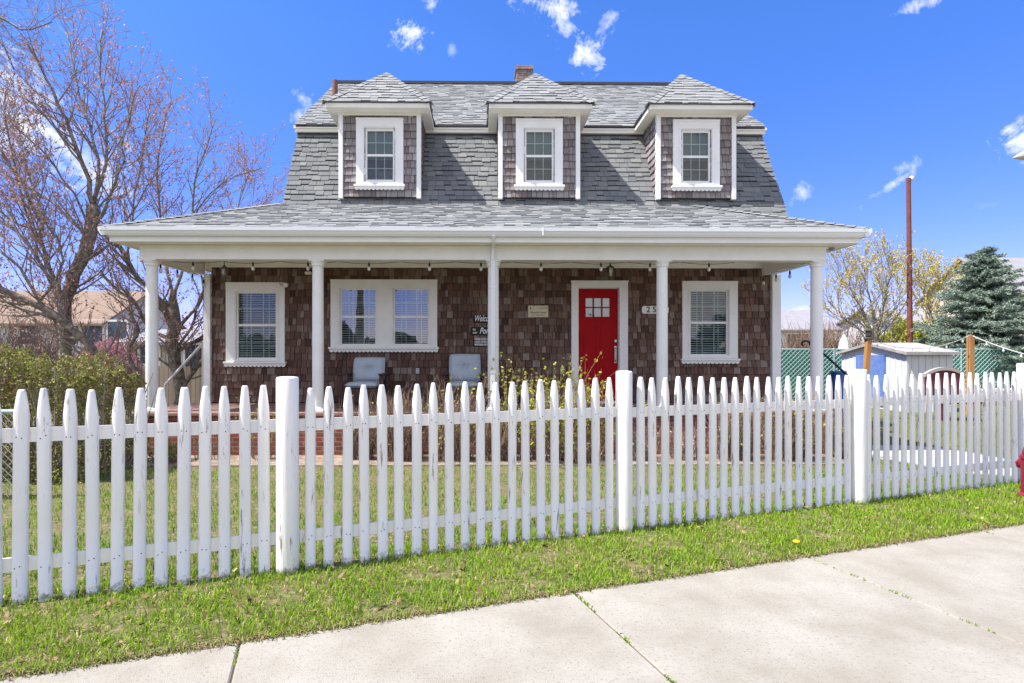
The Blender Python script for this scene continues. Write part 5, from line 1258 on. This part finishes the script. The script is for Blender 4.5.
# street lamp: arm reaching in from the right
q = atY(1013, 158, 11.0); t = thing('street_lamp', 'grey street lamp head entering at the upper right edge', 'street lamp', (q.x+2.6, 11.0, 0)); gm = mat('grey_cast_metal', (.45,.47,.45), .4)
mb = MB(); mb.tube([(q.x+2.6, 11, 0), (q.x+2.6, 11, q.z-.4)], [.09, .06], 10); mb.tube([(q.x+2.6, 11, q.z-.4), (q.x+2.3, 11, q.z-.05), (q.x+1.5, 11, q.z+.08), (q.x+.5, 11, q.z+.10)], .035, 8); mb.build('pole', gm, t)
mb = MB(); mb.tube([(q.x+.6, 11, q.z+.09), (q.x+.45, 11, q.z+.09), (q.x+.25, 11, q.z+.06), (q.x, 11, q.z)], [.06, .12, .10, .015], 10); mb.build('lamp_head', gm, t)

# ------------------------------------------------------------------ grass, leaves, weeds (stuff)
def blades(n, sampler, h, w, seed, curve=.5):
    rng = np.random.default_rng(seed); P = sampler(rng, n); n = len(P); az = rng.uniform(0, 2*np.pi, n); hh_ = h*rng.uniform(.45, 1.25, n); lean = rng.uniform(.1, 1.0, n)*curve
    d = np.stack([np.cos(az), np.sin(az), np.zeros(n)], 1); s_ = np.stack([-np.sin(az), np.cos(az), np.zeros(n)], 1)*w*rng.uniform(.6, 1.3, n)[:, None]
    up = np.array([0, 0, 1.0]); mid = P + up*(hh_*.6)[:, None] + d*(hh_*lean*.35)[:, None]; tip = P + up*(hh_*(1-.35*lean))[:, None] + d*(hh_*lean)[:, None]
    # each blade: two joined triangles folded as one 4 corner strip -> build as quad (base L, base R, mid R, mid L) and tip triangle sharing verts
    V = np.stack([P-s_*.5, P+s_*.5, mid+s_*.4, mid-s_*.4, tip], 1).reshape(-1, 3)
    return V, n
def blades_mesh(name, V, n, m):
    me = bpy.data.meshes.new(name); me.vertices.add(len(V)); me.vertices.foreach_set('co', V.astype(np.float32).reshape(-1))
    b = np.arange(n)[:, None]*5; q = (b + np.array([[0, 1, 2, 3]])); t = (b + np.array([[3, 2, 4]]))
    lp = np.concatenate([np.concatenate([q, t], 1).reshape(-1)]); me.loops.add(len(lp)); me.loops.foreach_set('vertex_index', lp.astype(np.int32))
    st = (np.arange(n)[:, None]*7 + np.array([[0, 4]])).reshape(-1); me.polygons.add(2*n); me.polygons.foreach_set('loop_start', st.astype(np.int32))
    me.materials.append(m); me.update(calc_edges=True); me.validate(); o = bpy.data.objects.new(name, me); C.objects.link(o); return o
gz_v = np.vectorize(gz)
eAx, eAy, enx, eny = eA.x, eA.y, en.x, en.y; fAx, fAy, fnx, fny = fA.x, fA.y, fn.x, fn.y
def hash_noise(x, y, s_):
    return (np.sin(x*s_*1.7+y*s_*.9+1.1)*np.sin(y*s_*1.9-x*s_*.7+.5) + .6*np.sin(x*s_*3.9-y*s_*3.1+2)*np.sin(y*s_*4.3+x*s_*2.7) + .35*np.sin(x*s_*9.1+y*s_*7.7))/1.6
def verge(rng, n):
    s_ = rng.uniform(-1.5, 9.5, n); w = rng.uniform(-.03, 1.55, n)
    x = eAx + ed.x*s_ - enx*w; y = eAy + ed.y*s_ - eny*w; dfe = -((x-fAx)*fnx + (y-fAy)*fny)
    keep = (np.abs(dfe) > .035) & (dfe < .25) & (rng.random(n) < .74+.75*hash_noise(x, y, 3.6))
    return np.stack([x, y, gz_v(x, y)-.004], 1)[keep]
def lawn(rng, n):
    x = rng.uniform(-8, 20, n); y = rng.uniform(3, 19, n); dfe = -((x-fAx)*fnx + (y-fAy)*fny)
    inhouse = (x > -5.9) & (x < 5.8) & (y > 7.95)
    dist = np.maximum(y, 3); dens = np.clip((4.5/dist)**1.6, .08, 1)
    bare = .80+.85*hash_noise(x, y, 1.6)
    onpath = np.zeros(len(x), bool)
    D = y; px = CX + F*x/y; py = CY + F*(1.5-gz_v(x, y))/y
    ptop = np.interp(px, [872, 905, 945, 1030, 1300], [446, 446.5, 449, 464.5, 510]); pbot = np.interp(px, [872, 900, 960, 1060, 1300], [459, 462, 473, 483, 520])
    onpath = (px > 868) & (py > ptop-.5) & (py < pbot+.5)
    keep = (dfe > .1) & ~inhouse & (rng.random(n) < dens) & (rng.random(n) < bare) & ~onpath & (py > 404) & (np.abs(px-512) < 620)
    return np.stack([x, y, gz_v(x, y)-.004], 1)[keep]
def grass_mat(name, cols, patch_col, sc=2.2):
    m = mat(name, cols[0], .6, isl_cols=cols, var=patch_col, vscale=sc, trans=.35, spec=.1); return m
gm1 = grass_mat('lawn_blades', [(.10,.27,.008),(.24,.44,.016),(.15,.33,.011),(.36,.52,.03),(.07,.20,.010),(.44,.42,.11)], (.30, .37, .04))
V, n = blades(105000, verge, .050, .0055, 1, .9); tag(blades_mesh('verge_grass', V, n, gm1), kind='stuff')
gm2 = grass_mat('yard_blades', [(.09,.24,.013),(.19,.37,.02),(.13,.29,.015),(.28,.42,.04),(.40,.34,.14)], (.22, .27, .05), 1.3)
V, n = blades(700000, lawn, .06, .008, 2, .8); tag(blades_mesh('yard_grass', V, n, gm2), kind='stuff')
# dry grass and thatch between the green blades
def verge_dry(rng, n):
    P = verge(rng, n); k = rng.random(len(P)) < np.clip(.35 - .9*hash_noise(P[:, 0], P[:, 1], 3.0), .05, 1); return P[k]
V, n = blades(42000, verge_dry, .03, .005, 3, 1.8); tag(blades_mesh('dry_grass', V, n, mat('straw', (.5,.40,.24), .8, isl_cols=[(.46,.37,.18),(.34,.25,.12),(.52,.43,.24),(.26,.17,.08)])), kind='stuff')
# grass under the pickets and in the joints
def foot(rng, n):
    s_ = rng.uniform(-1.0, 10.2, n); w = rng.normal(0, .045, n); x = fAx+fd.x*s_+fnx*w; y = fAy+fd.y*s_+fny*w; return np.stack([x, y, np.zeros(n)-.003], 1)
V, n = blades(2200, foot, .05, .006, 4, .9); o = blades_mesh('fence_foot_grass', V, n, gm1); tag(o, kind='stuff')
def joints(rng, n):
    out_ = []
    for k in range(-2, 3):
        m_ = n//5; s_ = j0+k*sp+rng.normal(0, .006, m_); w = rng.uniform(0, 2.2, m_); kp = hash_noise(w*4+k, w*1.0+3*k, 2.0) > .12
        x = eAx+ed.x*s_+enx*w; y = eAy+ed.y*s_+eny*w; out_.append(np.stack([x, y, np.full(m_, -.012)], 1)[kp])
    return np.concatenate(out_)
V, n = blades(2600, joints, .026, .006, 5, 1.2); tag(blades_mesh('joint_weeds', V, n, gm2), kind='stuff')
def edge_f(rng, n):
    s_ = rng.uniform(-1.0, 9.0, n); w = rng.normal(0, .018, n); x = eAx+ed.x*s_+enx*w; y = eAy+ed.y*s_+eny*w; return np.stack([x, y, np.full(n, -.003)], 1)
V, n = blades(9000, edge_f, .03, .006, 6, 1.6); tag(blades_mesh('edge_thatch', V, n, mat('dark_straw', (.2,.14,.08), .9, isl_cols=[(.16,.11,.06),(.30,.22,.12),(.22,.24,.06),(.10,.07,.04)])), kind='stuff')
# dead leaves
rng = np.random.default_rng(9); n = 1700; s_ = rng.uniform(-.8, 8.5, n); w = rng.uniform(.02, 1.6, n); x = eAx+ed.x*s_-enx*w; y = eAy+ed.y*s_-eny*w
k = rng.random(n) < np.clip(.75*np.exp(-s_/2.0)+.12+.35*(hash_noise(x, y, 2.2) > .25), 0, 1); x, y = x[k], y[k]; n = len(x)
a = rng.uniform(0, 6.28, n); L_ = rng.uniform(.007, .022, n); d = np.stack([np.cos(a), np.sin(a), rng.uniform(-.8, .8, n)], 1); e = np.stack([-np.sin(a), np.cos(a), rng.uniform(-1.2, 1.2, n)], 1)
c = np.stack([x, y, np.full(n, .022)+rng.uniform(0, .02, n)], 1)
arr = np.stack([c-d*L_[:, None], c+e*L_[:, None]*.55-d*L_[:, None]*.2, c+e*L_[:, None]*.4+d*L_[:, None]*.5, c+d*L_[:, None], c-e*L_[:, None]*.5+d*L_[:, None]*.3, c-e*L_[:, None]*.5-d*L_[:, None]*.4], 1)
tag(polys_mesh('dead_leaves', arr, mat('dead_leaf', (.3,.17,.09), .8, isl_cols=[(.17,.095,.045),(.34,.23,.12),(.22,.13,.06),(.10,.06,.03),(.42,.32,.18)])), kind='stuff')
# dandelion
q = atG(795, 549); t = thing('dandelion', 'single yellow dandelion flower at the edge of the sidewalk', 'flower', (q.x, q.y, 0)); mb = MB(); mb.tube([(q.x, q.y, 0), (q.x+.01, q.y, .05)], .003, 5); mb.build('stem', gn, t)
mb = MB(); mb.lathe((q.x+.01, q.y, .05), [(.005, 0), (.026, .008), (.024, .014), (.008, .018)], 12); mb.build('flower_head', mat('dandelion_yellow', (.75,.5,.01), .6), t)
